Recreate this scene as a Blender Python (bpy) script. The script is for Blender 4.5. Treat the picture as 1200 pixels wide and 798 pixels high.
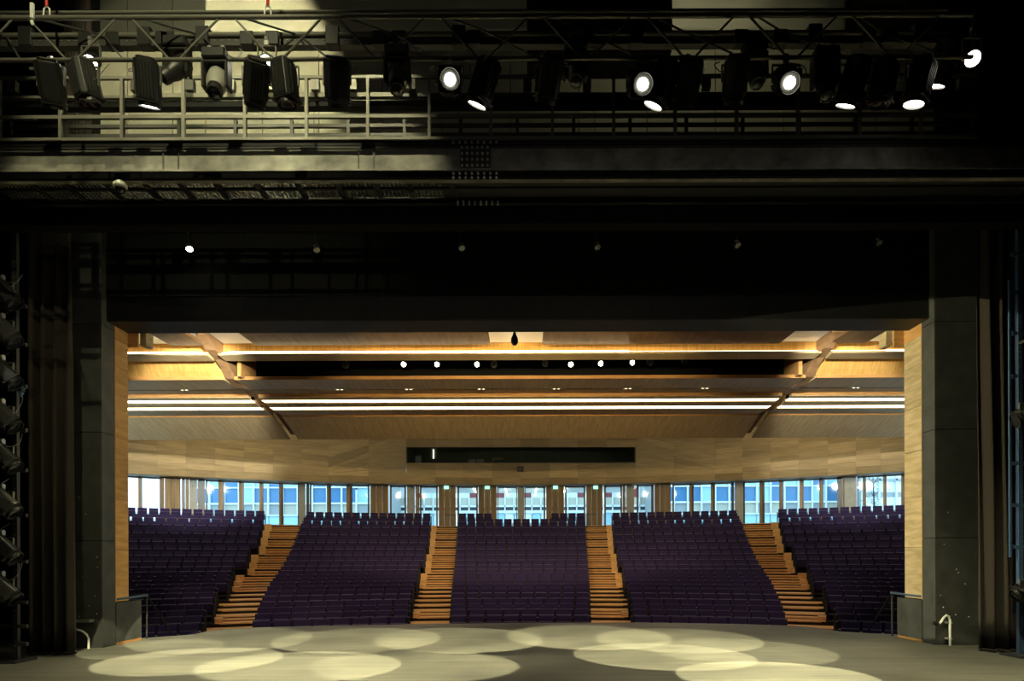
import bpy, bmesh, math, random
from mathutils import Vector, Matrix
random.seed(7)
for o in list(bpy.data.objects):
    bpy.data.objects.remove(o)
C = bpy.context.scene.collection
SC = bpy.context.scene
R_ = math.radians
# ------------------------------------------------------------------ camera
CX, CH, F = 0.12, 2.0, 780.0
PX, PY, ROLL = 613.5, 655.0, 0.0035
cam_d = bpy.data.cameras.new('camera')
cam = bpy.data.objects.new('camera', cam_d); C.objects.link(cam)
cam.matrix_world = Matrix.Translation((CX, 0, CH)) @ Matrix.Rotation(R_(90), 4, 'X') @ Matrix.Rotation(-ROLL, 4, 'Z')
cam_d.sensor_width = 36; cam_d.sensor_fit = 'HORIZONTAL'
cam_d.lens = F / 1200 * 36
cam_d.shift_x = -(PX - 600) / 1200
cam_d.shift_y = (PY - 399) / 1200
cam_d.clip_end = 400
SC.camera = cam
# ------------------------------------------------------------------ world, exposure
w = bpy.data.worlds.new('world'); SC.world = w; w.use_nodes = True
bg = w.node_tree.nodes['Background']
bg.inputs[0].default_value = (0.60, 0.82, 1.0, 1); bg.inputs[1].default_value = 2.2
SC.view_settings.view_transform = 'Standard'; SC.view_settings.look = 'None'
SC.view_settings.gamma = 1; SC.view_settings.use_curve_mapping = False
SC.view_settings.exposure = 1.0
try:
    SC.cycles.use_denoising = True
    SC.cycles.max_bounces = 7; SC.cycles.diffuse_bounces = 4; SC.cycles.glossy_bounces = 3
    SC.cycles.transparent_max_bounces = 12; SC.cycles.sample_clamp_indirect = 6
except Exception: pass
STAGE_COL = (1.0, 0.94, 0.54)
LED_COL = (1.0, 0.84, 0.52)
LED_E = 3.8
SPOT_W = 6500.0
ADDED_WORK_W = 2000.0  # power of the added work lights above the frame
ADDED_FLOOD_W = 1700.0  # power of the added floodlights behind the header
ADDED_WASH_E = 2.4  # glow of the added middle wash strip on the last sail

# added work light over the stage (out of frame): washes the girder and the wall above
def spot(name, loc, aim, watts, half, blend, col, radius, parent=None):
    l = bpy.data.lights.new(name, 'SPOT'); l.energy = watts; l.spot_size = 2 * half; l.spot_blend = blend
    l.color = col; l.shadow_soft_size = radius
    o = bpy.data.objects.new(name, l); C.objects.link(o)
    d = (Vector(aim) - Vector(loc)).normalized()
    o.matrix_world = Matrix.Translation(loc) @ d.to_track_quat('-Z', 'Y').to_matrix().to_4x4()
    return o

# ------------------------------------------------------------------ helpers
def P(px, py, Z):
    dx, dy = px - PX, py - PY
    x, y = dx - ROLL * dy, dy + ROLL * dx
    return Vector((CX + x / F * Z, Z, CH - y / F * Z))
def X_at(px, Z): return CX + (px - PX) / F * Z
def Z_at(py, Z): return CH + (PY - py) / F * Z
YC = 1.5
def polar(R, th, z): return Vector((R * math.sin(th), YC + R * math.cos(th), z))
def th_of(px, R, py=655):
    k = (px - PX - ROLL * (py - PY)) / F
    a, b, c = k * k + 1, 2 * (k * CX - YC), CX * CX + YC * YC - R * R
    Z = (-b + math.sqrt(b * b - 4 * a * c)) / (2 * a)
    return math.asin((CX + k * Z) / R)
def tag(o, label=None, cat=None, group=None, kind=None):
    if label: o['label'] = label
    if cat: o['category'] = cat
    if group: o['group'] = group
    if kind: o['kind'] = kind
    return o
def empty(name, loc=(0, 0, 0), rz=0, label=None, cat=None, group=None, kind=None):
    o = bpy.data.objects.new(name, None); C.objects.link(o)
    o.location = loc; o.rotation_euler = (0, 0, rz); o.empty_display_size = 0.1
    return tag(o, label, cat, group, kind)
def inst(name, mesh, parent=None, M=None):
    o = bpy.data.objects.new(name, mesh); C.objects.link(o)
    if parent: o.parent = parent
    if M is not None: o.matrix_local = M
    return o
class MB:
    def __init__(s): s.v = []; s.f = []
    def add(s, vs, fs):
        b = len(s.v); s.v += [tuple(v) for v in vs]; s.f += [tuple(b + i for i in f) for f in fs]; return s
    def box(s, c, d, M=None):
        x, y, z = d[0] / 2, d[1] / 2, d[2] / 2
        vs = [Vector((c[0] + i * x, c[1] + j * y, c[2] + k * z)) for i in (-1, 1) for j in (-1, 1) for k in (-1, 1)]
        if M is not None: vs = [M @ v for v in vs]
        return s.add(vs, [(0, 1, 3, 2), (4, 6, 7, 5), (0, 4, 5, 1), (2, 3, 7, 6), (0, 2, 6, 4), (1, 5, 7, 3)])
    def bb(s, a, b):
        a, b = Vector(a), Vector(b)
        return s.box((a + b) / 2, [abs(q) for q in (b - a)])
    def hexa(s, q):    # eight points: bottom ring 4, top ring 4
        return s.add(q, [(0, 3, 2, 1), (4, 5, 6, 7), (0, 1, 5, 4), (1, 2, 6, 5), (2, 3, 7, 6), (3, 0, 4, 7)])
    def tube(s, pts, r, n=8, cap=True):
        pts = [Vector(p) for p in pts]; rings = []
        for i, p in enumerate(pts):
            t = (pts[min(i + 1, len(pts) - 1)] - pts[max(i - 1, 0)]).normalized()
            up = Vector((0, 0, 1)) if abs(t.z) < 0.9 else Vector((0, 1, 0))
            u = t.cross(up).normalized(); v = u.cross(t)
            rr = r[i] if isinstance(r, (list, tuple)) else r
            rings.append([p + (u * math.cos(2 * math.pi * k / n) + v * math.sin(2 * math.pi * k / n)) * rr for k in range(n)])
        vs = [q for g in rings for q in g]; fs = []
        for i in range(len(pts) - 1):
            for k in range(n):
                fs.append((i * n + k, i * n + (k + 1) % n, (i + 1) * n + (k + 1) % n, (i + 1) * n + k))
        if cap: fs += [tuple(range(n))[::-1], tuple((len(pts) - 1) * n + k for k in range(n))]
        return s.add(vs, fs)
    def lathe(s, prof, n=16, M=None):
        vs = []
        for (r, z) in prof:
            for k in range(n):
                a = 2 * math.pi * k / n; v = Vector((r * math.cos(a), r * math.sin(a), z))
                vs.append(M @ v if M is not None else v)
        fs = []
        m = len(prof)
        for i in range(m - 1):
            for k in range(n):
                fs.append((i * n + k, i * n + (k + 1) % n, (i + 1) * n + (k + 1) % n, (i + 1) * n + k))
        fs += [tuple(range(n))[::-1], tuple((m - 1) * n + k for k in range(n))]
        return s.add(vs, fs)
    def extr(s, poly, x0, x1):     # polygon of (y, z) swept along x
        n = len(poly)
        vs = [Vector((x0, y, z)) for y, z in poly] + [Vector((x1, y, z)) for y, z in poly]
        fs = [(i, (i + 1) % n, n + (i + 1) % n, n + i) for i in range(n)] + [tuple(range(n))[::-1], tuple(range(n, 2 * n))]
        return s.add(vs, fs)
    def prism(s, poly, z0, z1):    # polygon of (x, y) swept along z
        n = len(poly)
        vs = [Vector((x, y, z0)) for x, y in poly] + [Vector((x, y, z1)) for x, y in poly]
        fs = [(i, (i + 1) % n, n + (i + 1) % n, n + i) for i in range(n)] + [tuple(range(n))[::-1], tuple(range(n, 2 * n))]
        return s.add(vs, fs)
    def mesh(s, name, mat, bevel=0, smooth=False, seg=1):
        me = bpy.data.meshes.new(name); me.from_pydata(s.v, [], s.f)
        bm = bmesh.new(); bm.from_mesh(me)
        bmesh.ops.recalc_face_normals(bm, faces=bm.faces)
        if bevel:
            es = [e for e in bm.edges if len(e.link_faces) == 2 and e.calc_face_angle(0) > 0.6]
            bmesh.ops.bevel(bm, geom=es, offset=bevel, segments=seg, affect='EDGES', clamp_overlap=True)
        bm.to_mesh(me); bm.free()
        if smooth:
            for p in me.polygons: p.use_smooth = True
            try: me.set_sharp_from_angle(angle=0.7)
            except Exception: pass
        me.materials.append(mat)
        return me
    def build(s, name, mat, parent=None, bevel=0, smooth=False, seg=1, M=None):
        return inst(name, s.mesh(name, mat, bevel, smooth, seg), parent, M)

# ------------------------------------------------------------------ materials
def new_mat(name):
    m = bpy.data.materials.new(name); m.use_nodes = True
    nt = m.node_tree; b = nt.nodes['Principled BSDF']
    return m, nt, b
def plain(name, col, rough=0.6, metal=0.0, spec=0.5, noise=0.0, nscale=6.0, sheen=0.0, bump=0.0):
    m, nt, b = new_mat(name)
    b.inputs['Base Color'].default_value = (*col, 1); b.inputs['Roughness'].default_value = rough
    b.inputs['Metallic'].default_value = metal; b.inputs['Specular IOR Level'].default_value = spec
    if sheen: b.inputs['Sheen Weight'].default_value = sheen
    if noise or bump:
        tc = nt.nodes.new('ShaderNodeTexCoord'); n = nt.nodes.new('ShaderNodeTexNoise')
        n.inputs['Scale'].default_value = nscale; n.inputs['Detail'].default_value = 5
        nt.links.new(tc.outputs['Object'], n.inputs['Vector'])
        if noise:
            r = nt.nodes.new('ShaderNodeValToRGB')
            r.color_ramp.elements[0].position = 0.3; r.color_ramp.elements[1].position = 0.7
            r.color_ramp.elements[0].color = (*[c * (1 - noise) for c in col], 1)
            r.color_ramp.elements[1].color = (*[min(1, c * (1 + noise)) for c in col], 1)
            nt.links.new(n.outputs['Fac'], r.inputs['Fac']); nt.links.new(r.outputs['Color'], b.inputs['Base Color'])
        if bump:
            bp = nt.nodes.new('ShaderNodeBump'); bp.inputs['Strength'].default_value = bump; bp.inputs['Distance'].default_value = 0.02
            nt.links.new(n.outputs['Fac'], bp.inputs['Height']); nt.links.new(bp.outputs['Normal'], b.inputs['Normal'])
    return m
def wood(name, c0, c1, scale, rot=(0, 0, 0), rough=0.5, tone=0.12, spec=0.15):
    m, nt, b = new_mat(name)
    tc = nt.nodes.new('ShaderNodeTexCoord'); mp = nt.nodes.new('ShaderNodeMapping')
    mp.inputs['Scale'].default_value = scale; mp.inputs['Rotation'].default_value = rot
    n = nt.nodes.new('ShaderNodeTexNoise'); n.inputs['Scale'].default_value = 1.0; n.inputs['Detail'].default_value = 5
    n.inputs['Distortion'].default_value = 0.4
    r = nt.nodes.new('ShaderNodeValToRGB')
    r.color_ramp.elements[0].position = 0.35; r.color_ramp.elements[1].position = 0.65
    r.color_ramp.elements[0].color = (*c0, 1); r.color_ramp.elements[1].color = (*c1, 1)
    oi = nt.nodes.new('ShaderNodeObjectInfo'); mr = nt.nodes.new('ShaderNodeMapRange')
    mr.inputs['To Min'].default_value = 1 - tone; mr.inputs['To Max'].default_value = 1 + tone
    hs = nt.nodes.new('ShaderNodeHueSaturation')
    L = nt.links.new
    L(tc.outputs['Object'], mp.inputs['Vector']); L(mp.outputs['Vector'], n.inputs['Vector']); L(n.outputs['Fac'], r.inputs['Fac'])
    L(oi.outputs['Random'], mr.inputs['Value']); L(mr.outputs['Result'], hs.inputs['Value'])
    L(r.outputs['Color'], hs.inputs['Color']); L(hs.outputs['Color'], b.inputs['Base Color'])
    b.inputs['Roughness'].default_value = rough; b.inputs['Specular IOR Level'].default_value = spec
    return m
def emit(name, col, e):
    m, nt, b = new_mat(name)
    b.inputs['Base Color'].default_value = (*col, 1)
    b.inputs['Emission Color'].default_value = (*col, 1); b.inputs['Emission Strength'].default_value = e
    return m
def glassy(name, tint, refl=0.08):
    m = bpy.data.materials.new(name); m.use_nodes = True; nt = m.node_tree; nt.nodes.clear()
    o = nt.nodes.new('ShaderNodeOutputMaterial'); mx = nt.nodes.new('ShaderNodeMixShader')
    t = nt.nodes.new('ShaderNodeBsdfTransparent'); t.inputs[0].default_value = (*tint, 1)
    g = nt.nodes.new('ShaderNodeBsdfGlossy'); g.inputs['Roughness'].default_value = 0.03
    fr = nt.nodes.new('ShaderNodeFresnel'); fr.inputs['IOR'].default_value = 1.14
    L = nt.links.new
    L(fr.outputs[0], mx.inputs[0]); L(t.outputs[0], mx.inputs[1]); L(g.outputs[0], mx.inputs[2]); L(mx.outputs[0], o.inputs[0])
    return m
def floor_mat():
    m, nt, b = new_mat('stage_floor_paint'); L = nt.links.new
    tc = nt.nodes.new('ShaderNodeTexCoord')
    mp = nt.nodes.new('ShaderNodeMapping'); mp.inputs['Scale'].default_value = (0.35, 5, 1)
    n = nt.nodes.new('ShaderNodeTexNoise'); n.inputs['Scale'].default_value = 1.2; n.inputs['Detail'].default_value = 7; n.inputs['Roughness'].default_value = 0.65
    n2 = nt.nodes.new('ShaderNodeTexNoise'); n2.inputs['Scale'].default_value = 0.5; n2.inputs['Detail'].default_value = 4
    mx = nt.nodes.new('ShaderNodeMath'); mx.operation = 'ADD'
    mh = nt.nodes.new('ShaderNodeMath'); mh.operation = 'MULTIPLY'; mh.inputs[1].default_value = 0.5
    r = nt.nodes.new('ShaderNodeValToRGB')
    r.color_ramp.elements[0].position = 0.36; r.color_ramp.elements[1].position = 0.64
    r.color_ramp.elements[0].color = (0.075, 0.072, 0.062, 1); r.color_ramp.elements[1].color = (0.165, 0.158, 0.135, 1)
    L(tc.outputs['Object'], mp.inputs[0]); L(mp.outputs[0], n.inputs['Vector']); L(tc.outputs['Object'], n2.inputs['Vector'])
    L(n.outputs['Fac'], mx.inputs[0]); L(n2.outputs['Fac'], mx.inputs[1]); L(mx.outputs[0], mh.inputs[0]); L(mh.outputs[0], r.inputs[0])
    L(r.outputs[0], b.inputs['Base Color']); b.inputs['Roughness'].default_value = 0.6; b.inputs['Specular IOR Level'].default_value = 0.25
    return m
M = {}
M['floor'] = floor_mat()
M['black'] = plain('black_paint', (0.013, 0.013, 0.012), 0.55, noise=0.25, nscale=3)
M['towerblack'] = plain('scuffed_black_paint', (0.055, 0.056, 0.052), 0.55, noise=0.3, nscale=2.5)
M['void'] = plain('matt_black', (0.006, 0.006, 0.006), 0.9, spec=0.1)
M['drape'] = plain('black_velvet', (0.034, 0.027, 0.022), 0.9, spec=0.1, sheen=0.12)
M['steel'] = plain('dark_painted_steel', (0.05, 0.05, 0.045), 0.45, metal=0.2)
M['rail'] = plain('grey_steel', (0.16, 0.155, 0.13), 0.45, metal=0.3)
M['alu'] = plain('aluminium', (0.42, 0.42, 0.38), 0.35, metal=0.7)
M['girder'] = plain('mottled_steel', (0.17, 0.165, 0.14), 0.6, noise=0.5, nscale=3.2)
M['plaster'] = plain('pale_panel', (0.33, 0.32, 0.25), 0.7, noise=0.06, nscale=1.5)
M['greypanel'] = plain('grey_panel', (0.12, 0.12, 0.10), 0.7)
M['upperpanel'] = plain('dark_upper_panel', (0.05, 0.05, 0.042), 0.7)
M['sheet'] = plain('white_sheeting', (0.5, 0.49, 0.41), 0.5, bump=0.4, nscale=2)
M['lamp'] = plain('lamp_black', (0.018, 0.018, 0.017), 0.42, spec=0.5)
M['silver'] = plain('lamp_silver', (0.45, 0.45, 0.40), 0.4, metal=0.2)
M['greybody'] = plain('lamp_grey', (0.06, 0.06, 0.054), 0.35)
M['darkglass'] = plain('dark_lens', (0.02, 0.02, 0.025), 0.08)
M['cable'] = plain('cable_grey', (0.2, 0.19, 0.17), 0.5)
M['blackcable'] = plain('cable_black', (0.02, 0.02, 0.02), 0.5)
M['lens'] = emit('lit_lens', (1.0, 0.93, 0.78), 9.0)
M['lens_bright'] = emit('bright_lens', (1.0, 0.95, 0.75), 22.0)
M['led'] = emit('led_strip', (1.0, 0.82, 0.50), LED_E)
M['led_dim'] = emit('house_lens', (1.0, 0.85, 0.55), 0.8)
M['added_wash_side'] = emit('added_wash_side', (1.0, 0.88, 0.58), 6.0)
M['added_wash'] = emit('added_wash', (1.0, 0.80, 0.44), ADDED_WASH_E)
M['soffit'] = wood('ceiling_veneer', (0.46, 0.33, 0.17), (0.58, 0.43, 0.23), (9, 0.6, 3), (0, 0, 0.5), tone=0.05)
M['golden'] = wood('golden_veneer', (0.42, 0.22, 0.055), (0.56, 0.32, 0.09), (12, 2, 0.8), tone=0.04)
M['lip'] = wood('ceiling_lip', (0.40, 0.19, 0.06), (0.48, 0.25, 0.085), (1.5, 1, 8), tone=0.05)
M['rib'] = wood('rib_veneer_shaded', (0.20, 0.11, 0.05), (0.28, 0.16, 0.075), (3, 1, 6), tone=0.05)  # darkened veneer, the shade of the gaps put into its colour
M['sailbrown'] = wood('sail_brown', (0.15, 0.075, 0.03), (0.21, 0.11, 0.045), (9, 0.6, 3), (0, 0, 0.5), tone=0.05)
M['panel'] = wood('wall_veneer', (0.37, 0.265, 0.135), (0.47, 0.345, 0.185), (0.9, 0.9, 14), tone=0.2)
M['jambwood'] = wood('jamb_veneer', (0.46, 0.34, 0.19), (0.64, 0.50, 0.31), (2, 1.5, 9), tone=0.10)
M['jamborange'] = wood('jamb_veneer_orange', (0.50, 0.26, 0.09), (0.64, 0.36, 0.145), (2, 1.5, 9), tone=0.10)
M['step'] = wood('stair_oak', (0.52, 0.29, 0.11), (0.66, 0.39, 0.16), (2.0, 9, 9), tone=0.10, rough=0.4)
M['riser'] = wood('stair_riser_oak_shaded', (0.22, 0.105, 0.035), (0.32, 0.16, 0.06), (2.0, 9, 9), tone=0.10, rough=0.5)  # darker copy of the stair oak, riser shade put into the colour
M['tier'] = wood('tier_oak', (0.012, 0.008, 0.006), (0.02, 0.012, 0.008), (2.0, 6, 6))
M['purple'] = plain('purple_upholstery', (0.028, 0.017, 0.066), 0.85, spec=0.2, sheen=0.15)
M['seatblack'] = plain('seat_black', (0.010, 0.009, 0.010), 0.5)
M['brass'] = plain('brass', (0.7, 0.5, 0.2), 0.3, metal=0.9)
M['concrete'] = plain('pale_concrete', (0.42, 0.43, 0.40), 0.8, noise=0.08, nscale=3)
M['fin'] = wood('window_fin_wood', (0.26, 0.17, 0.085), (0.36, 0.245, 0.13), (5, 5, 0.6), tone=0.12)
M['colwood'] = wood('column_veneer', (0.22, 0.145, 0.065), (0.30, 0.205, 0.10), (6, 6, 0.5), tone=0.10)
M['frame'] = plain('dark_window_frame', (0.03, 0.035, 0.04), 0.4)
M['glass'] = glassy('window_glass', (0.80, 0.92, 0.96))
M['boothglass'] = glassy('booth_glass', (0.75, 0.8, 0.78))
M['white'] = plain('white_paint', (0.75, 0.76, 0.72), 0.4)
M['blue_and_lit_steel'] = plain('blue_and_blue_lit_steel', (0.05, 0.10, 0.20), 0.45, metal=0.2)  # dark blue rails; on the ladder the blue is light put into the colour
M['red'] = plain('red_strap', (0.55, 0.03, 0.02), 0.6)
M['bluetape'] = plain('blue_cable', (0.06, 0.16, 0.30), 0.5)
M['fac_white'] = plain('facade_white', (0.72, 0.75, 0.74), 0.6)
M['fac_beige'] = plain('facade_beige', (0.46, 0.43, 0.35), 0.7)
M['fac_grey'] = plain('facade_grey', (0.32, 0.33, 0.33), 0.7)
M['fac_red'] = plain('facade_red', (0.22, 0.045, 0.045), 0.6)
M['fac_blue'] = plain('facade_glass_blue', (0.07, 0.19, 0.36), 0.25)
M['fac_pale'] = plain('facade_glass_pale', (0.36, 0.58, 0.66), 0.25)
M['fac_dark'] = plain('facade_dark', (0.06, 0.07, 0.08), 0.4)
M['pave'] = plain('paving', (0.45, 0.45, 0.43), 0.8)
M['sign'] = emit('exit_sign', (0.45, 1.0, 0.85), 0.55)
M['booth_lamp'] = emit('booth_lamp', (1.0, 0.9, 0.65), 1.6)
M['foyer_lamp'] = emit('foyer_lamp', (1.0, 0.93, 0.75), 4.0)
M['screen'] = emit('monitor_screen', (0.22, 0.22, 0.20), 0.04)
M['leafgreen'] = plain('leaf_green', (0.05, 0.11, 0.05), 0.7)
M['bark'] = plain('bark', (0.06, 0.05, 0.04), 0.9)

# ================================================================== STRUCTURE
# ---- stage floor with its curved front edge
edge_px = [(160, 748), (196, 745.5), (229, 743), (240, 740.2), (262, 736.8), (300, 735.2), (350, 734), (480, 731.3), (613, 729.8), (740, 729.4),
           (860, 731.0), (925, 733), (957, 735.5), (985, 740), (1020, 742), (1058, 743.5)]
edge = []
for px, py in edge_px:
    y = (py - PY) + ROLL * (px - PX); Z = CH * F / y
    edge.append((X_at(px, Z), Z))
poly = [(-17, -6), (-17, 16.9), (-10.6, 16.9)] + edge + [(10.6, 16.9), (17, 16.9), (17, -6)]
mb = MB(); mb.prism(poly, -0.30, 0.0)
tag(mb.build('floor', M['floor']), kind='structure')
mb = MB()      # auditorium floor below the stage lip
mb.bb((-26, 16.9, -1.2), (26, 27, -0.80))
tag(mb.build('floor_stalls', M['tier']), kind='structure')
# front wall of the stage
mb = MB()
for a, b in zip(edge, edge[1:]):
    a = Vector((a[0], a[1] - 0.12, 0)); b = Vector((b[0], b[1] - 0.12, 0)); n = Vector((0, -0.1, 0))
    mb.hexa([a + Vector((0, 0, -0.8)), b + Vector((0, 0, -0.8)), b + n + Vector((0, 0, -0.8)), a + n + Vector((0, 0, -0.8)),
             a + Vector((0, 0, -0.3)), b + Vector((0, 0, -0.3)), b + n + Vector((0, 0, -0.3)), a + n + Vector((0, 0, -0.3))])
tag(mb.build('trim_stage_front', M['tier']), kind='structure')
# ---- stage house shell
mb = MB(); mb.bb((-17.2, -6.2, 17.5), (17.2, 17.4, 17.8)); tag(mb.build('ceiling_stage', M['void']), kind='structure')
mb = MB(); mb.bb((-17.3, -6.2, -0.3), (-17, 17.3, 17.5)); tag(mb.build('wall_stage_left', M['void']), kind='structure')
mb = MB(); mb.bb((17, -6.2, -0.3), (17.3, 17.3, 17.5)); tag(mb.build('wall_stage_right', M['void']), kind='structure')
mb = MB(); mb.bb((-17, -6.3, -0.3), (17, -6.0, 17.5)); tag(mb.build('wall_stage_rear', M['void']), kind='structure')
# proscenium wall either side and above
mb = MB()
mb.bb((-17, 16.6, 0), (-10.6, 17.0, 17.5)); mb.bb((10.6, 16.6, 0), (17, 17.0, 17.5))
wp = tag(mb.build('wall_proscenium', M['void']), kind='structure')
# upper wall of separate pale panels behind the lighting bridge
mb = MB(); mb.bb((-10.6, 17.0, 9.3), (10.6, 17.3, 17.5))
wu = tag(mb.build('wall_upper', M['greypanel']), kind='structure')
pj = [78, 118, 152, 205, 243, 310, 376, 450, 520, 600, 680, 760, 840, 920, 1000, 1070, 1145]
for a, b in zip(pj, pj[1:]):
    x0, x1 = X_at(a, 16.95), X_at(b, 16.95)
    for z0, z1 in ((12.3, 13.7), (13.715, 15.1)):
        m = MB(); m.bb((x0 + 0.012, 16.93, z0), (x1 - 0.012, 16.99, z1))
        m.build('panel', M['plaster'], wu)
    m = MB(); m.bb((x0 + 0.012, 16.93, 15.115), (x1 - 0.012, 16.99, 17.45)); m.build('panel', M['upperpanel'], wu)
# ---- auditorium shell
def side_wall(sx, nm, y0, y1, z0, z1):
    mb = MB()
    a, b = (-26.3, -26.0) if sx < 0 else (26.0, 26.3)
    mb.bb((a, 16.6, -1.2), (b, y0, 12.5)); mb.bb((a, y1, -1.2), (b, 37.3, 12.5)); mb.bb((a, y0, -1.2), (b, y1, z0)); mb.bb((a, y0, z1), (b, y1, 12.5))
    tag(mb.build('wall_' + nm, M['panel']), kind='structure')
    wn = empty('window_' + nm, (a, (y0 + y1) / 2, z0)); tag(wn, kind='structure')
    n = 8
    for k in range(n):
        q0, q1 = lerp(y0, y1, k / n) - wn.location.y, lerp(y0, y1, (k + 1) / n) - wn.location.y
        m = MB(); m.bb((0.14, q0 + 0.05, 0.0), (0.16, q1 - 0.05, z1 - z0)); m.build('pane', M['glass'], wn)
        m = MB(); m.bb((0.05, q0 - 0.05, 0.0), (0.25, q0 + 0.05, z1 - z0)); m.build('mullion', M['fin'], wn)
    l = bpy.data.lights.new('portal', 'AREA'); l.shape = 'RECTANGLE'; l.size = y1 - y0; l.size_y = z1 - z0; l.cycles.is_portal = True
    o = bpy.data.objects.new('portal', l); C.objects.link(o)
    o.matrix_world = Matrix.Translation((sx * 26.4, (y0 + y1) / 2, (z0 + z1) / 2)) @ Vector((-sx, 0, 0)).to_track_quat('-Z', 'Z').to_matrix().to_4x4()
def lerp(a, b, t): return a + (b - a) * t
side_wall(-1, 'left', 25, 36.5, 4.6, 8.2)
side_wall(1, 'right', 28, 36.5, 4.6, 7.4)
mb = MB(); mb.bb((-26.3, 17.3, 12.2), (26.3, 49, 12.6))
ceil = tag(mb.build('ceiling', M['void']), kind='structure')
mb = MB(); mb.bb((-26, 16.95, -1.2), (-10.6, 17.1, 12.2)); mb.bb((10.6, 16.95, -1.2), (26, 17.1, 12.2))
tag(mb.build('wall_front', M['panel']), kind='structure')

# ---- seating tiers
ROWS = 21
NY = [721.4, 713.5, 707, 701, 694.8, 688.8, 683.7, 679.2, 675, 671, 667, 662.4, 657.5, 652, 646, 639.5, 632, 623.5, 615, 608, 601.6]
RR = [20.5 + 1.07 * i for i in range(ROWS)]
ZT = [CH + (PY - NY[i]) / F * (RR[i] + YC) for i in range(ROWS)]
SH = 0.88
ZF = [z - SH for z in ZT]
BACK = 0.34
def lerp(a, b, t): return a + (b - a) * t
def ang(a0, a1, i): return R_(lerp(a0, a1, (RR[i] - RR[0]) / (RR[-1] - RR[0])))
AMAX = 37.0
mb = MB()
NA = 36
for i in range(ROWS):
    r0 = RR[i] + BACK - 1.07 if i else 19.55
    r1 = RR[i] + BACK + (0.12 if i < ROWS - 1 else 0.05)
    prev = None
    for k in range(NA + 1):
        th = R_(-AMAX + 2 * AMAX * k / NA)
        cur = [polar(r0, th, -1.1), polar(r1, th, -1.1), polar(r1, th, ZF[i]), polar(r0, th, ZF[i])]
        if prev:
            mb.hexa([prev[0], cur[0], cur[1], prev[1], prev[3], cur[3], cur[2], prev[2]])
        prev = cur
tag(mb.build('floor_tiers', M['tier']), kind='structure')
# top landing behind the last row
mb = MB(); prev = None
ZL = ZF[-1] + 0.06
for k in range(NA + 1):
    th = R_(-AMAX + 2 * AMAX * k / NA)
    cur = [polar(RR[-1] + BACK, th, -1.1), polar(47.0, th, -1.1), polar(47.0, th, ZL), polar(RR[-1] + BACK, th, ZL)]
    if prev: mb.hexa([prev[0], cur[0], cur[1], prev[1], prev[3], cur[3], cur[2], prev[2]])
    prev = cur
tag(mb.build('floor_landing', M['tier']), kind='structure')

# ---- proscenium towers, reveals and header
XL, XR = -9.53, 9.55
for sgn, xin, nm in ((-1, XL, 'left'), (1, XR, 'right')):
    t = MB(); xo = xin + sgn * 1.05
    zend = 16.22 if sgn < 0 else 16.42
    t.bb((xin, 15.25, 0), (xo, zend - 0.02, 10.0)); t.bb((xin + sgn * 0.3, 15.25, 0), (xo, 16.58, 10.0))
    tw = tag(t.build('wall_portal_' + nm, M['void']), kind='structure')
    cuts = [0.0, 2.45, 4.93, 7.4, 10.0]
    for a, b in zip(cuts, cuts[1:]):
        p = MB(); p.bb((xin + sgn * 0.0, 15.21, a + 0.008), (xo, 15.25, b - 0.008)); p.build('panel', M['towerblack'], tw, bevel=0.004)
        p = MB(); p.bb((xin - sgn * 0.025, 15.21, a + 0.008), (xin, 15.69, b - 0.008)); p.build('panel', M['towerblack'], tw, bevel=0.004)
    wc = [1.02, 2.25, 3.45, 4.55, 5.6, 6.6, 7.25]
    mt = M['jamborange'] if sgn < 0 else M['jambwood']
    for k, (a, b) in enumerate(zip(wc, wc[1:])):
        p = MB(); p.bb((xin - sgn * 0.025, 15.71, a + 0.004), (xin, zend, b - 0.004))
        p.build('panel', mt, tw, bevel=0.003)
    p = MB(); p.bb((xin - sgn * 0.025, 15.71, 7.254), (xin, zend, 9.9)); p.build('panel', M['jamborange'], tw)
    # deeper timber block under the header with a small pale block beyond it
    p = MB(); p.bb((xin - sgn * 0.27, zend, 7.20), (xin, zend + 0.06, 8.0)); p.build('block', M['jamborange'], tw, bevel=0.01)
    p = MB(); p.bb((xin - sgn * 0.43, zend + 0.08, 7.26), (xin - sgn * 0.27, zend + 0.4, 7.62)); p.build('block', M['jambwood'], tw, bevel=0.01)
    # orange edge strip along the black return
    p = MB(); p.bb((xin - sgn * 0.03, 15.69, 1.0), (xin, 15.71, 9.9)); p.build('edge_strip', M['lip'], tw)
    # low black balustrade at the stage corner
    p = MB(); p.bb((xin - sgn * 0.03, 15.72, 0.06), (xin, 16.75, 1.0)); p.build('balustrade', M['towerblack'], tw)
    p = MB(); p.bb((xin - sgn * 0.03, 15.72, 0.0), (xin, 16.75, 0.055)); p.build('kick_strip', M['lip'], tw)
    # screw heads left in the paint
    s = MB()
    for k in range(9):
        x = xin + sgn * random.uniform(0.05, 0.75); z = random.uniform(0.5, 3.6)
        s.lathe([(0.012, 0), (0.012, 0.01)], 6, Matrix.Translation((x, 15.205, z)) @ Matrix.Rotation(R_(90), 4, 'X'))
    s.build('screw_heads', M['white'], tw)['kind'] = 'stuff'
h = MB()
h.bb((XL - 0.0, 15.42, 7.53), (XR, 16.22, 9.9))
hd = tag(h.build('wall_header', M['black']), kind='structure')
for a, b in ((XL + 0.002, -6.3), (-6.3, -3.1), (-3.1, 0.0), (0.0, 3.1), (3.1, 6.3), (6.3, XR - 0.002)):
    p = MB(); p.bb((a + 0.005, 15.39, 8.10), (b - 0.005, 15.42, 9.88)); p.build('panel', M['void'], hd)
    p = MB(); p.bb((a + 0.005, 15.40, 7.54), (b - 0.005, 15.42, 8.08)); p.build('panel', M['black'], hd)
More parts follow.
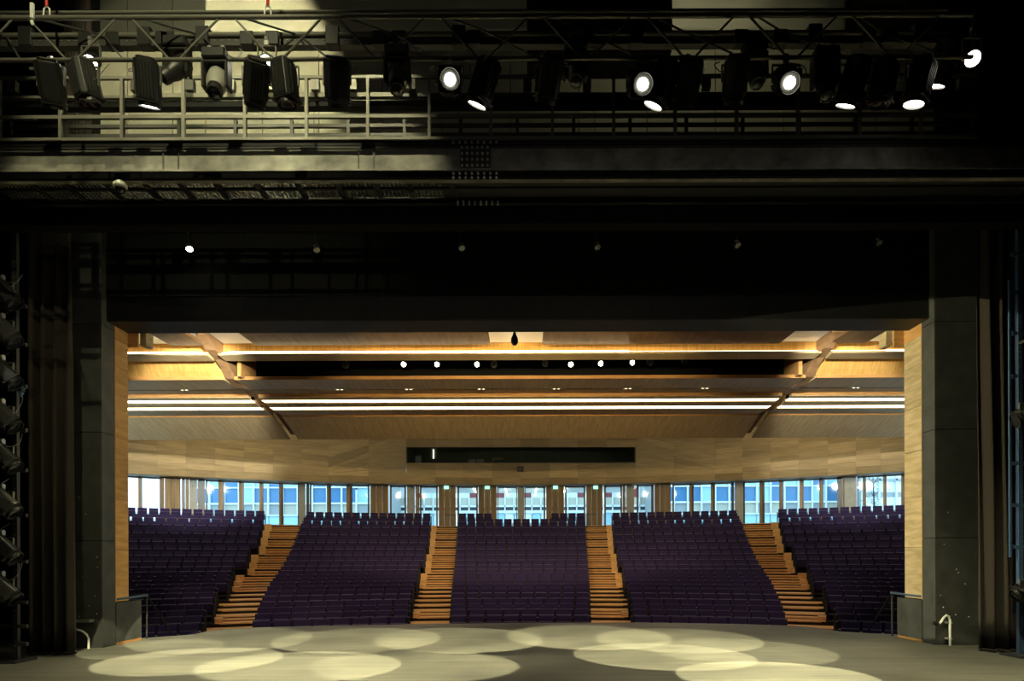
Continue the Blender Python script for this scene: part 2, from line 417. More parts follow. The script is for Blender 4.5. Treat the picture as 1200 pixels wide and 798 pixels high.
# closing wall above the header towards the upper wall
mb = MB(); mb.bb((-10.6, 16.3, 9.92), (10.6, 17.0, 10.3)); tag(mb.build('wall_header_top', M['void']), kind='structure')

# ---- stepped timber ceiling (profile in depth Y and height Z)
XG = 11.75; GAP = 0.42
SEC = [(-24.0, -XG - GAP / 2, 'l'), (-XG + GAP / 2, XG - GAP / 2, 'c'), (XG + GAP / 2, 24.0, 'r')]
def sail(poly, mat, name='sail', secs='lcr', x0=None, x1=None):
    for a, b, s in SEC:
        if s in secs:
            m = MB(); m.extr(poly, a if x0 is None else x0, b if x1 is None else x1)
            m.build(name, mat, ceil, bevel=0.006)
def zz(y, Z): return CH + (PY - y) / F * Z
# cove back face behind the first sails
sail([(25.9, 10.01), (26.05, 10.01), (26.05, 10.42), (25.9, 10.42)], M['golden'], 'cove_face')
sail([(23.6, 10.43), (26.05, 10.43), (26.05, 10.5), (23.6, 10.5)], M['white'], 'cove_top')
# shelf carrying the first light strip
sail([(25.46, 9.90), (25.46, 9.84), (26.08, 9.79), (26.08, 10.0), (25.70, 10.0), (25.70, 9.90)], M['panel'], 'cove_shelf')
# golden curved panels at the sides, dark slot in the middle
arc = [(26.46, 10.35), (26.52, 10.1), (26.62, 9.85), (26.75, 9.6), (26.9, 9.40)]
sail(arc + [(y + 0.08, z + 0.03) for y, z in reversed(arc)], M['golden'], 'curved_panel', 'lr')
m = MB(); m.bb((-11.1, 28.0, 9.35), (11.1, 28.1, 11.5)); m.build('slot_back', M['void'], ceil)
for sx in (-1, 1):
    m = MB(); m.bb((sx * 11.1, 26.5, 9.3), (sx * 11.25, 28.1, 10.4)); m.build('slot_end', M['lip'], ceil)
# stepped soffits behind
sail([(26.9, 9.40), (26.9, 9.28), (28.45, 9.28), (28.45, 9.40)], M['soffit'])
sail([(26.88, 9.41), (26.88, 9.275), (26.9, 9.275), (26.9, 9.41)], M['lip'], 'lip')
sail([(28.45, 9.36), (28.62, 9.36), (28.62, 9.42), (28.45, 9.42)], M['void'], 'shadow_gap')
sail([(28.62, 9.40), (28.62, 9.295), (29.32, 9.295), (29.32, 9.40)], M['soffit'])
sail([(29.32, 9.34), (29.32, 9.18), (29.34, 9.18), (29.34, 9.34)], M['lip'], 'lip')
sail([(29.34, 9.30), (29.34, 9.15), (29.58, 9.12), (29.58, 9.30)], M['soffit'])
sail([(30.07, 9.22), (30.07, 9.07), (30.53, 9.02), (30.53, 9.22)], M['soffit'])
sail([(31.07, 9.12), (31.07, 8.98), (32.2, 8.98), (32.2, 9.12)], M['soffit'])
sail([(32.2, 9.03), (32.2, 8.915), (32.22, 8.915), (32.22, 9.03)], M['lip'], 'lip')
sail([(32.22, 9.0), (32.22, 8.915), (34.5, 8.235), (34.53, 8.33)], M['soffit'])
# first hung sails, seen below the header
for a, b in ((X_at(188, 24.4), X_at(229, 24.4)), (X_at(290, 24.4), X_at(574, 24.4)), (X_at(637, 24.4), X_at(924, 24.4)), (X_at(985, 24.4), X_at(1028, 24.4))):
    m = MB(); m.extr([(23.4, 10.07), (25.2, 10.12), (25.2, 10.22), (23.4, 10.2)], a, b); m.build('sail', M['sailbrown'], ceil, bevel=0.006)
# ribs in the two gaps
for sx in (-1, 1):
    low = [(24.6, 10.35), (25.3, 9.98), (26.1, 9.86), (26.6, 9.62), (27.0, 9.35), (28.0, 9.22), (28.8, 9.30), (29.3, 9.24), (29.8, 9.30), (30.4, 9.12), (30.9, 9.18),
           (31.5, 9.02), (32.2, 9.12), (32.4, 9.16), (34.62, 8.50)]
    m = MB(); m.extr(low + [(34.62, 9.3), (32.4, 10.2), (24.6, 11.0)], sx * XG - 0.2, sx * XG + 0.2)
    m.build('rib', M['rib'], ceil, bevel=0.01)

# ---- light strips (things)
def strip(name, x0, x1, y, z, h, label, grp=None, rz=0, mt='led'):
    r = empty(name, ((x0 + x1) / 2, y, z), rz, label, 'light strip', grp)
    m = MB(); m.bb((-(x1 - x0) / 2, -0.012, -h / 2), ((x1 - x0) / 2, 0.0, h / 2)); m.build('diffuser', M[mt], r)
    m = MB(); m.bb((-(x1 - x0) / 2, 0.0, -h / 2), ((x1 - x0) / 2, 0.02, h / 2 + 0.01)); m.build('housing', M['rail'], r)
    return r
secs = [(-23.9, -XG - GAP / 2 - 0.02, 'left bay'), (-XG + GAP / 2 + 0.02, XG - GAP / 2 - 0.02, 'wide middle bay'), (XG + GAP / 2 + 0.02, 23.9, 'right bay')]
def flat_strip(x0, x1, y0, y1, z, label):
    r = empty('light_strip', ((x0 + x1) / 2, (y0 + y1) / 2, z), 0, label, 'light strip')
    h, d = (x1 - x0) / 2, (y1 - y0) / 2
    m = MB(); m.bb((-h, -d + 0.012, 0.0), (h, d - 0.012, 0.02)); m.build('diffuser', M['led'], r)
    m = MB(); m.bb((-h, -d, 0.02), (h, d, 0.07)); m.bb((-h, -d, -0.004), (h, -d + 0.01, 0.02)); m.bb((-h, d - 0.01, -0.004), (h, d, 0.02)); m.build('housing', M['rail'], r)
for a, b, s in secs:
    flat_strip(a, b, 29.60, 30.05, 9.10, 'long glowing warm strip, upper of the twin lines, ' + s + ' of the timber ceiling')
    flat_strip(a, b, 30.55, 31.05, 9.00, 'long glowing warm strip, lower of the twin lines, ' + s + ' of the timber ceiling')
strip('light_strip', -23.9, -XG - GAP / 2 - 0.25, 25.56, 9.96, 0.075, 'glowing cove strip nearest the header in the left bay')
strip('light_strip', -XG + GAP / 2 + 0.35, X_at(738, 25.5), 25.56, 9.96, 0.075, 'glowing cove strip nearest the header in the wide middle bay')
strip('light_strip', X_at(1040, 25.5), 23.9, 25.56, 9.96, 0.075, 'glowing cove strip nearest the header in the right bay')
# hidden cove light that washes the golden side panels and the slot above the first shelf
def hidden(a, b, y, z, hw, label):
    r = empty('cove_light', ((a + b) / 2, y, z), 0, label, 'light strip')
    m = MB(); m.bb((-(b - a) / 2, -hw, 0.005), ((b - a) / 2, hw, 0.02)); m.build('diffuser', M['led'], r)
    m = MB(); m.bb((-(b - a) / 2, -hw - 0.005, -0.01), ((b - a) / 2, hw + 0.005, 0.005)); m.build('base', M['rail'], r)
for a, b, s in ((-23.9, -XG - 0.3, 'left'), (XG + 0.3, 23.9, 'right')):
    hidden(a, b, 26.2, 10.06, 0.018, 'cove light lying behind the ceiling shelf before the golden panel, ' + s + ' bay')
for a, b, s in secs:
    hidden(a, b, 25.80, 10.012, 0.03, 'cove light lying on the ceiling shelf under the golden face, ' + s)
# added wash strips, unseen on the last sail, to brighten the rear wall
for a, b, s in secs:
    strip('light_strip', max(a + 0.7, -19.5), min(b - 0.7, 19.5), 34.62, 8.80, 0.34 if 'middle' in s else 0.9, 'added wash strip hidden on the last ceiling sail, facing the rear wall, ' + s, None, math.pi, 'added_wash' if 'middle' in s else 'added_wash_side')
# downlight pairs in the shadow gap
for k, px in enumerate((216, 398, 479, 564, 652, 736, 826, 1003)):
    c = P(px, 455.0 - ROLL * (px - PX), 28.53); 
    r = empty('downlight', (c.x, 28.53, 9.36), 0, ('first', 'second', 'third', 'fourth', 'fifth', 'sixth', 'seventh', 'eighth')[k] + ' pale twin downlight from the left in the dark ceiling groove', 'light')
    m = MB(); m.bb((-0.2, -0.05, -0.07), (0.2, 0.05, -0.045)); m.build('plate', M['white'], r)
    m = MB()
    for dx in (-0.09, 0.09): m.lathe([(0.05, -0.085), (0.055, 0.0)], 10, Matrix.Translation((dx, 0, 0)))
    m.build('can', M['led_dim'], r)

# ================================================================== REAR WALL
WR = 42.9
def wpt(px, py, R):
    th = th_of(px, R, py); Z = YC + R * math.cos(th)
    return Vector((R * math.sin(th), Z, P(px, py, Z).z))
def panels(A, B, Cc, D, nu, nv, parent, mat, stagger=False, th=0.05):
    # A bottom-left, B bottom-right, Cc top-right, D top-left
    def pt(u, v): return (A * (1 - u) + B * u) * (1 - v) + (D * (1 - u) + Cc * u) * v
    n = (B - A).cross(D - A)
    if n.length < 1e-6: n = (Cc - A).cross(D - A)
    n.normalize()
    if n.y > 0: n = -n
    for j in range(nv):
        off = (0.5 / nu if (stagger and j % 2) else 0)
        us = sorted(set([0.0, 1.0] + [min(1, max(0, (i + 0.0) / nu + off)) for i in range(nu + 1)]))
        for u0, u1 in zip(us, us[1:]):
            if u1 - u0 < 0.02: continue
            g = 0.004
            v0, v1 = j / nv, (j + 1) / nv
            du = g / max(0.3, (B - A).length + 1e-6); dv = g / max(0.3, (D - A).length + 1e-6)
            q = [pt(u0 + du, v0 + dv), pt(u1 - du, v0 + dv), pt(u1 - du, v1 - dv), pt(u0 + du, v1 - dv)]
            pr = n * random.uniform(0.0, 0.012)
            m = MB(); m.hexa([p - n * th for p in q] + [p + pr for p in q])
            m.build('panel', mat, parent)
zb = 6.96
wall = MB()
for k in range(80):
    t0, t1 = R_(-36 + 72 * k / 80), R_(-36 + 72 * (k + 1) / 80)
    mid = abs(-36 + 72 * (k + 0.5) / 80)
    for za, zc in (((7.03, 7.8), (9.6, 12.2)) if mid < 10.8 else ((7.03, 12.2),)):
        wall.hexa([polar(44.3, t0, za), polar(44.3, t1, za), polar(44.9, t1, za), polar(44.9, t0, za),
                   polar(44.3, t0, zc), polar(44.3, t1, zc), polar(44.9, t1, zc), polar(44.9, t0, zc)])
wr = tag(wall.build('wall_back', M['colwood']), kind='structure')
# underside of the bulkhead
s = MB(); prev = None
for k in range(41):
    th = R_(-36 + 72 * k / 40)
    cur = [polar(WR + 0.06, th, zb), polar(44.4, th, zb), polar(44.4, th, zb + 0.06), polar(WR + 0.06, th, zb + 0.06)]
    if prev: s.hexa([prev[0], cur[0], cur[1], prev[1], prev[3], cur[3], cur[2], prev[2]])
    prev = cur
s.build('soffit', M['panel'], wr)
def lowpt(px):
    th = th_of(px, WR, 560); return polar(WR, th, zb)
def bandpt(px):
    th = th_of(px, WR - 0.25, 550); return polar(WR - 0.25, th, zb + 0.42)
def foldy(px):
    if px <= 385: return lerp(517, 548, (px - 140) / 245)
    if px >= 838: return lerp(546, 513, (px - 838) / 230)
    return 548
def foldpt(px):
    d = min(1, abs(px - 610) / 460)
    return wpt(px, foldy(px), WR - 0.30 - 0.75 * max(0, d - 0.5))
def toppt(px): return wpt(px, 500, WR + 0.1)
Lc = [110, 150, 184, 218, 252, 286, 320, 353, 385, 432, 476]
Rc = [745, 790, 838, 870, 903, 936, 970, 1003, 1032, 1062, 1100]
Mc = [476, 510, 543, 577, 610, 644, 677, 711, 745]
for a, b in list(zip(Lc, Lc[1:])) + list(zip(Mc, Mc[1:])) + list(zip(Rc, Rc[1:])):
    panels(lowpt(a), lowpt(b), bandpt(b), bandpt(a), 1, 1, wr, M['panel'])
for a, b in list(zip(Lc[:9], Lc[1:9])) + list(zip(Rc[2:], Rc[3:])):
    fa, fb = foldpt(a), foldpt(b)
    hgt = max((fa - bandpt(a)).length, (fb - bandpt(b)).length)
    panels(bandpt(a), bandpt(b), fb, fa, 1, max(1, round(hgt / 0.33)), wr, M['panel'])
    panels(fa, fb, toppt(b), toppt(a), 1, max(2, round((toppt(a) - fa).length / 0.36)), wr, M['panel'])
# triangular facets beside the booth
for e, i_, cols in ((385, 476, Lc[8:]), (838, 745, Rc[:3])):
    for a, b in zip(cols, cols[1:]):
        def dg(px): 
            t = abs(px - e) / abs(i_ - e); return wpt(px, lerp(548 if e < 600 else 546, 512, t), WR - 0.28 + 0.02 * t)
        panels(bandpt(a), bandpt(b), dg(b), dg(a), 1, 4, wr, M['panel'])
        panels(dg(a), dg(b), toppt(b), toppt(a), 1, 4, wr, M['panel'])
# booth front: planks below and above the long window
BR = WR - 0.25
for a, b in zip(Mc, Mc[1:]):
    panels(bandpt(a), bandpt(b), wpt(b, 542.5, BR), wpt(a, 542.5, BR), 1, 1, wr, M['panel'])
    panels(wpt(a, 524, BR), wpt(b, 524, BR), wpt(b, 500, BR + 0.1), wpt(a, 500, BR + 0.1), 1, 3, wr, M['panel'])
# ---- control booth behind the glass
YB = YC + BR
bt, bb_ = P(610, 524, YB).z, P(610, 542.5, YB).z
xa, xb = P(478, 533, YB).x, P(743, 533, YB).x
booth = MB()
booth.bb((xa - 0.1, YB + 2.4, bb_ - 0.5), (xb + 0.1, YB + 2.5, bt + 0.4))
booth.bb((xa - 0.1, YB + 0.3, bt + 0.25), (xb + 0.1, YB + 2.5, bt + 0.35))
booth.bb((xa - 0.1, YB + 0.3, bb_ - 0.55), (xb + 0.1, YB + 2.5, bb_ - 0.45))
booth.bb((xa - 0.12, YB - 0.3, bb_ - 0.05), (xa - 0.02, YB + 2.5, bt + 0.2)); booth.bb((xb + 0.02, YB - 0.3, bb_ - 0.05), (xb + 0.12, YB + 2.5, bt + 0.2))
tag(booth.build('wall_booth', M['greypanel']), kind='structure')
win = empty('window_booth', ((xa + xb) / 2, YB, bb_)); tag(win, kind='structure')
n = 6
for k in range(n):
    x0, x1 = lerp(xa, xb, k / n) - win.location.x, lerp(xa, xb, (k + 1) / n) - win.location.x
    m = MB(); m.bb((x0 + 0.01, 0.0, 0.03), (x1 - 0.01, 0.012, bt - bb_ - 0.03)); m.build('pane', M['boothglass'], win)
m = MB(); m.bb((xa - win.location.x, -0.05, 0), (xb - win.location.x, 0.05, 0.03)); m.bb((xa - win.location.x, -0.05, bt - bb_ - 0.03), (xb - win.location.x, 0.05, bt - bb_))
m.build('frame', M['frame'], win)
desk = empty('control_desk', ((xa + xb) / 2, YB + 0.9, bb_ - 0.45), 0, 'long wooden desk behind the control booth window', 'desk')
m = MB(); m.bb((-6.5, -0.35, 0.42), (6.5, 0.35, 0.47)); m.build('desk_top', M['panel'], desk)
for sx in (-6.2, -2, 2, 6.2):
    m = MB(); m.bb((sx - 0.04, -0.3, 0), (sx + 0.04, 0.3, 0.42)); m.build('leg', M['steel'], desk)
DT = bb_ - 0.45 + 0.47
for k, (px, wd, hh, lab) in enumerate(((490, 0.5, 0.55, 'flat screen at the far end of the booth desk, beside the lit lamp'), (553, 0.5, 0.3, 'first of two low amber-framed screens behind the booth glass'), (563, 0.5, 0.3, 'second of two low amber-framed screens behind the booth glass'))):
    r = empty('monitor', (P(px, 535, YB + 0.8).x, YB + 0.8, DT), 0, lab, 'monitor')
    m = MB(); m.bb((-wd / 2, 0, 0.08), (wd / 2, 0.04, 0.08 + hh)); m.build('bezel', M['colwood'], r)
    m = MB(); m.bb((-wd / 2 + 0.05, -0.006, 0.12), (wd / 2 - 0.05, 0.0, 0.04 + hh)); m.build('screen', M['screen'], r)
    m = MB(); m.bb((-0.1, -0.05, 0), (0.1, 0.08, 0.02)); m.bb((-0.02, 0.0, 0.02), (0.02, 0.03, 0.09)); m.build('stand', M['steel'], r)
r = empty('wall_lamp', (P(508, 532, YB + 2.35).x, YB + 2.38, P(508, 532, YB + 2.35).z), 0, 'upright glowing tube lamp on the booth rear wall', 'lamp')
m = MB(); m.bb((-0.045, -0.04, -0.32), (0.045, 0.0, 0.32)); m.build('tube', M['booth_lamp'], r)
m = MB(); m.bb((-0.06, 0.0, -0.36), (0.06, 0.02, 0.36)); m.build('back_plate', M['steel'], r)
r = empty('chair', (P(583, 535, YB + 1.6).x, YB + 1.6, bb_ - 0.45), 0, 'wooden open-back chair behind the booth desk', 'chair')
m = MB(); m.bb((-0.3, -0.25, 0.42), (0.3, 0.25, 0.47)); m.build('seat', M['colwood'], r)
m = MB(); m.bb((-0.36, 0.22, 0.95), (0.36, 0.26, 1.08)); m.bb((-0.36, 0.22, 0.5), (-0.28, 0.26, 0.95)); m.build('backrest', M['panel'], r)
for sx in (-0.26, 0.26):
    for sy in (-0.2, 0.2):
        m = MB(); m.bb((sx - 0.02, sy - 0.02, 0), (sx + 0.02, sy + 0.02, 0.42)); m.build('leg', M['steel'], r)
# small loudspeaker below the booth
c = wpt(610, 550, WR - 0.25)
r = empty('loudspeaker', (c.x, c.y - 0.06, c.z), 0, 'small square black loudspeaker on the timber below the booth window', 'speaker')
m = MB(); m.bb((-0.2, -0.2, -0.17), (0.2, 0.0, 0.17)); m.build('cabinet', M['lamp'], r, bevel=0.02)
m = MB(); m.lathe([(0.12, -0.005), (0.1, 0.01)], 14, Matrix.Translation((0, -0.2, 0)) @ Matrix.Rotation(R_(90), 4, 'X')); m.build('cone', M['greybody'], r)

# ================================================================== WINDOW WALL
GR = 44.3
ZW0, ZW1 = ZL, 7.02
def slab(name, px0, px1, R, depth, mat, parent=None, z0=ZW0, z1=ZW1, bevel=0):
    t0, t1 = th_of(px0, R, 585), th_of(px1, R, 585)
    m = MB()
    m.hexa([polar(R, t0, z0), polar(R, t1, z0), polar(R + depth, t1, z0), polar(R + depth, t0, z0),
            polar(R, t0, z1), polar(R, t1, z1), polar(R + depth, t1, z1), polar(R + depth, t0, z1)])
    return m.build(name, mat, parent, bevel=bevel)
# glazed bays: list of (left px, right px, panes)
bays = [(120, 188, [(122, 146), (150, 162), (167, 187)]),
        (241, 350, [(243, 256), (263, 280), (286, 304), (309, 327), (332, 349)]),
        (363, 433, [(365, 383), (388, 406), (413, 431)]),
        (457, 476, [(459, 474)]), (492, 513, [(494, 511)]), (536, 560, [(538, 558)]), (583, 606, [(584, 605)]),
        (615, 639, [(616, 637)]), (662, 686, [(664, 684)]), (708, 729, [(710, 727)]), (746, 766, [(748, 763)]),
        (788, 860, [(790, 808), (813, 833), (838, 857)]),
        (871, 982, [(873, 890), (896, 913), (918, 937), (942, 960), (965, 981)]),
        (1005, 1096, [(1006, 1011), (1015, 1035), (1039, 1056), (1061, 1092)])]
for k, (a, b, ps) in enumerate(bays):
    wn = empty('window_%d' % (k + 1), polar(GR, th_of((a + b) / 2, GR), ZW0)); tag(wn, kind='structure')
    inv = Matrix.Translation(-wn.location)
    def part(name, px0, px1, R, d, mat, z0=ZW0, z1=ZW1):
        o = slab(name, px0, px1, R, d, mat, None, z0, z1); o.parent = wn; o.matrix_parent_inverse = inv; return o
    for (p0, p1) in ps:
        part('pane', p0, p1, GR + 0.06, 0.02, M['glass'])
    cuts = [a] + [q for p in ps for q in p] + [b]
    for p0, p1 in zip(cuts[0::2], cuts[1::2]):
        if p1 - p0 < 0.4: continue
        mid = (p0 + p1) / 2
        if p1 - p0 > 3:
            part('mullion', p0, mid + 0.3, GR - 0.22, 0.28, M['fin']); part('frame', mid + 0.3, p1, GR - 0.02, 0.16, M['frame'])
        else:
            part('frame', p0, p1, GR - 0.05, 0.18, M['frame'])
    part('head', a, b, GR - 0.02, 0.14, M['white'], ZW1 - 0.14, ZW1)
    part('sill', a, b, GR - 0.02, 0.14, M['frame'], ZW0, ZW0 + 0.1)
# piers between the bays
cn = [0]
def column(px0, px1, kind):
    cn[0] += 1
    R = GR - (0.45 if kind == 'wood' else 0.3)
    t0, t1 = th_of(px0, R, 585), th_of(px1, R, 585)
    if kind == 'wood':
        root = empty('trim_%d' % cn[0], polar(R, (t0 + t1) / 2, ZW0)); tag(root, kind='structure')
        inv = Matrix.Translation(-root.location)
        nst = max(2, round((px1 - px0) / 7))
        for q in range(nst):
            o = slab('panel', lerp(px0, px1, q / nst) + 0.08, lerp(px0, px1, (q + 1) / nst) - 0.08, R + 0.04 * math.sin(q * 1.7) ** 2, 0.5, M['colwood'])
            o.parent = root; o.matrix_parent_inverse = inv
        return root
    o = slab('trim_%d' % cn[0], px0, px1, R, 0.55, M['concrete'] if kind == 'concrete' else M['frame'])
    return tag(o, kind='structure')
for a in ((193, 212, 'wood'), (213, 217, 'dark'), (222, 231, 'concrete'), (232, 240, 'dark'), (350, 358, 'concrete'), (359, 362.5, 'dark'), (434, 455, 'wood'),
          (477, 486, 'concrete'), (487, 491.5, 'wood'), (514, 534, 'wood'), (560.5, 582, 'wood'), (606.5, 614.5, 'concrete'), (640, 661, 'wood'), (687, 706, 'wood'),
          (729.5, 733, 'wood'), (734, 743, 'concrete'), (767, 786, 'wood'), (861, 871, 'concrete'), (982, 987, 'dark'), (990, 1003, 'concrete')):
    column(*a)
for a in ((188, 192.7), (217.3, 221.7), (987.3, 989.7)):
    column(a[0], a[1], 'wood')
# emergency signs on the piers beside the centre aisles
for k, px in enumerate((523, 571, 651, 698)):
    c = wpt(px, 571, GR - 0.55)
    r = empty('exit_sign', (c.x, c.y, c.z), 0, ('first', 'second', 'third', 'fourth')[k] + ' small glowing pale green exit sign from the left, high on a timber pier', 'sign')
    m = MB(); m.extr([(-0.02, -0.12), (0.02, -0.12), (0.02, 0.1), (-0.02, 0.1)], -0.16, 0.16); m.build('plate', M['sign'], r)
    m = MB(); m.bb((-0.06, -0.01, 0.1), (0.06, 0.02, 0.2)); m.build('bracket', M['white'], r)
c = wpt(610.5, 570, GR - 0.34)
r = empty('camera_dome', (c.x, c.y, c.z), 0, 'small white device on the middle concrete column', 'camera')
m = MB(); m.bb((-0.07, -0.05, 0.0), (0.07, 0.04, 0.18)); m.build('bracket', M['white'], r)
m = MB(); m.lathe([(0.02, -0.1), (0.08, -0.06), (0.1, 0.0)], 12); m.build('dome', M['white'], r, smooth=True)
for px, py, lb in ((226, 569, 'on the pale column near the first aisle from the left'), (411.5 + 6, 573, 'beside the concrete pier left of the booth'), (1005, 566, 'on the concrete column at the far right'), (730.5, 573, 'beside the concrete pier right of the booth')):
    c = wpt(px, py, GR - 0.36)
    r = empty('wall_sensor', (c.x, c.y, c.z), 0, 'tiny dark round sensor ' + lb, 'sensor')
    m = MB(); m.lathe([(0.07, 0), (0.06, 0.05)], 12, Matrix.Rotation(R_(90), 4, 'X')); m.build('ring', M['white'], r)
    m = MB(); m.lathe([(0.04, 0.05), (0.03, 0.06)], 12, Matrix.Rotation(R_(90), 4, 'X')); m.build('eye', M['lamp'], r)
# handrails at the head of the inner aisles
for px0, px1, lb in ((519, 534, 'head of the aisle left of the middle seat block'), (688, 704, 'head of the aisle right of the middle seat block')):
    Zr = YC + 43.6; x0, x1 = X_at(px0, Zr), X_at(px1, Zr)
    r = empty('handrail', ((x0 + x1) / 2, Zr, ZL), 0, 'dark steel hoop rail at the ' + lb, 'handrail')
    hw = (x1 - x0) / 2
    m = MB(); m.tube([(-hw, 0, 0.86), (hw, 0, 0.86)], 0.025); m.build('top_rail', M['steel'], r)
    m = MB(); m.tube([(hw if px0 < 600 else -hw, 0, 0), (hw if px0 < 600 else -hw, 0, 0.86)], 0.025); m.build('post', M['steel'], r)

# ================================================================== OUTSIDE
mb = MB(); mb.bb((-90, 47.2, 3.6), (90, 140, 3.95)); mb.bb((-90, 37.4, 3.6), (-26.4, 47.2, 3.95)); mb.bb((26.4, 37.4, 3.6), (90, 47.2, 3.95)); tag(mb.build('ground', M['pave']), kind='structure')
def facade(name, px0, px1, Z, bands, label, vert=None, vmat='fac_white'):
    x0, x1 = X_at(px0, Z), X_at(px1, Z)
    r = empty(name, ((x0 + x1) / 2, Z, 3.95), 0, label, 'building')
    hw = (x1 - x0) / 2
    m = MB(); m.bb((-hw, 0.3, 0), (hw, 8, Z_at(500, Z) - 3.95)); m.build('wall', M['fac_grey'], r)
    nv = vert or 8
    for (y0, y1, mat, split, proud) in bands:
        z0, z1 = Z_at(y1, Z) - 3.95, Z_at(y0, Z) - 3.95
        if split:
            for k in range(nv):
                a, b = lerp(-hw, hw, k / nv) + 0.06, lerp(-hw, hw, (k + 1) / nv) - 0.06
                mm = mat[k % len(mat)] if isinstance(mat, (list, tuple)) else mat
                m = MB(); m.bb((a, 0.3 - proud, z0), (b, 0.35, z1)); m.build('pane' if 'glass' in M[mm].name else 'panel', M[mm], r)
        else:
            m = MB(); m.bb((-hw, 0.3 - proud, z0), (hw, 0.35, z1)); m.build('band', M[mat], r)
    for k in range(nv + 1):
        a = lerp(-hw, hw, k / nv); m = MB(); m.bb((a - 0.06, 0.0, max(0, Z_at(602, Z) - 3.95)), (a + 0.06, 0.3, Z_at(535, Z) - 3.95)); m.build('mullion', M[vmat], r)
    return r
blue = [(535, 569.5, ['fac_pale', 'fac_pale', 'fac_blue'], True, 0.05), (569.5, 571, 'fac_white', False, 0.2), (571, 588, ['fac_blue', 'fac_blue', 'fac_blue', 'fac_pale'], True, 0.05), (588, 590, 'fac_white', False, 0.2),
        (590, 602, ['fac_beige', 'fac_grey'], True, 0.05), (602, 603.5, 'fac_white', False, 0.2), (603.5, 625, 'fac_pale', True, 0.04)]
facade('office_building', 228, 452, 64, blue, 'blue glazed office building with white bands seen through the windows left of the booth', 13)
facade('office_building', 774, 985, 64, blue, 'blue glazed office building with white bands seen through the windows right of the booth', 13)
cen = [(550, 583, ['fac_red', 'fac_white', 'fac_white'], True, 0.05), (583, 592, 'fac_beige', False, 0.12), (592, 594, 'fac_white', False, 0.3), (594, 598, 'fac_dark', False, 0.05), (598, 601, 'fac_white', False, 0.2), (601, 625, ['fac_pale', 'fac_white'], True, 0.05)]
facade('street_building', 455, 771, 72.6, cen, 'pale building with dark red panels seen through the middle windows', 30, 'fac_white')
side = [(540, 562, 'fac_white', False, 0.1), (562, 565, 'fac_grey', False, 0.3), (565, 578, 'fac_white', False, 0.1), (578, 584, 'fac_grey', False, 0.05), (584, 600, 'fac_white', False, 0.1)]
facade('white_building', 1012, 1130, 60, side, 'white banded building seen through the furthest windows beside the street tree', 6)
# bare young tree outside the far right window
tr = empty('street_tree', (X_at(1024, 52), 52, 3.95), 0, 'slender street tree outside the windows at the right end', 'tree')
m = MB(); m.tube([(0, 0, 0), (0.05, 0, 2.0), (-0.05, 0, 4.5)], [0.09, 0.07, 0.03]); m.build('trunk', M['bark'], tr)
m = MB()
for k in range(16):
    a = random.uniform(0, 6.28); z0 = random.uniform(1.6, 4.0); L = random.uniform(0.5, 1.1)
    m.tube([(0, 0, z0), (math.cos(a) * L * 0.5, math.sin(a) * L * 0.5, z0 + L * 0.4), (math.cos(a) * L, math.sin(a) * L, z0 + L * 0.6)], [0.03, 0.02, 0.01], 5)
m.build('branches', M['bark'], tr)
m = MB()
for k in range(220):
    a = random.uniform(0, 6.28); rr = random.uniform(0.2, 1.1); z = random.uniform(2.0, 4.8)
    q = Matrix.Translation((math.cos(a) * rr, math.sin(a) * rr, z)) @ Matrix.Rotation(random.uniform(0, 3), 4, 'X') @ Matrix.Rotation(random.uniform(0, 3), 4, 'Z')
    m.add([q @ Vector(v) for v in ((-0.07, 0, 0), (0, 0.03, 0.02), (0.07, 0, 0), (0, -0.03, -0.02))], [(0, 1, 2, 3)])
m.build('foliage', M['leafgreen'], tr)['kind'] = 'stuff'
# slanting tube lamps in the foyer canopy outside the middle windows
for k, (p0, p1) in enumerate((((553, 569), (558, 577)), ((591, 569), (595, 581)), ((629, 569), (627, 581)), ((665, 569), (661, 577)))):
    a, b = P(*p0, 49.0), P(*p1, 56.0)
    r = empty('tube_lamp', a, 0, ('first', 'second', 'third', 'fourth')[k] + ' slanting tube lamp from the left outside the middle windows', 'lamp')
    m = MB(); m.tube([(0, 0, 0), b - a], 0.06); m.build('tube', M['foyer_lamp'], r)
    m = MB(); m.bb((-0.02, -0.02, 0.05), (0.02, 0.02, 0.6)); m.build('hanger', M['steel'], r)
    m = MB(); m.tube([(0, 0, 0.09), b - a + Vector((0, 0, 0.09))], 0.03); m.build('housing', M['steel'], r)
cz = P(610, 567.5, 49).z
mb = MB(); mb.bb((X_at(470, 50), 48.3, cz + 0.16), (X_at(755, 50), 57, cz + 0.3)); tag(mb.build('ceiling_canopy', M['fac_white']), kind='structure')

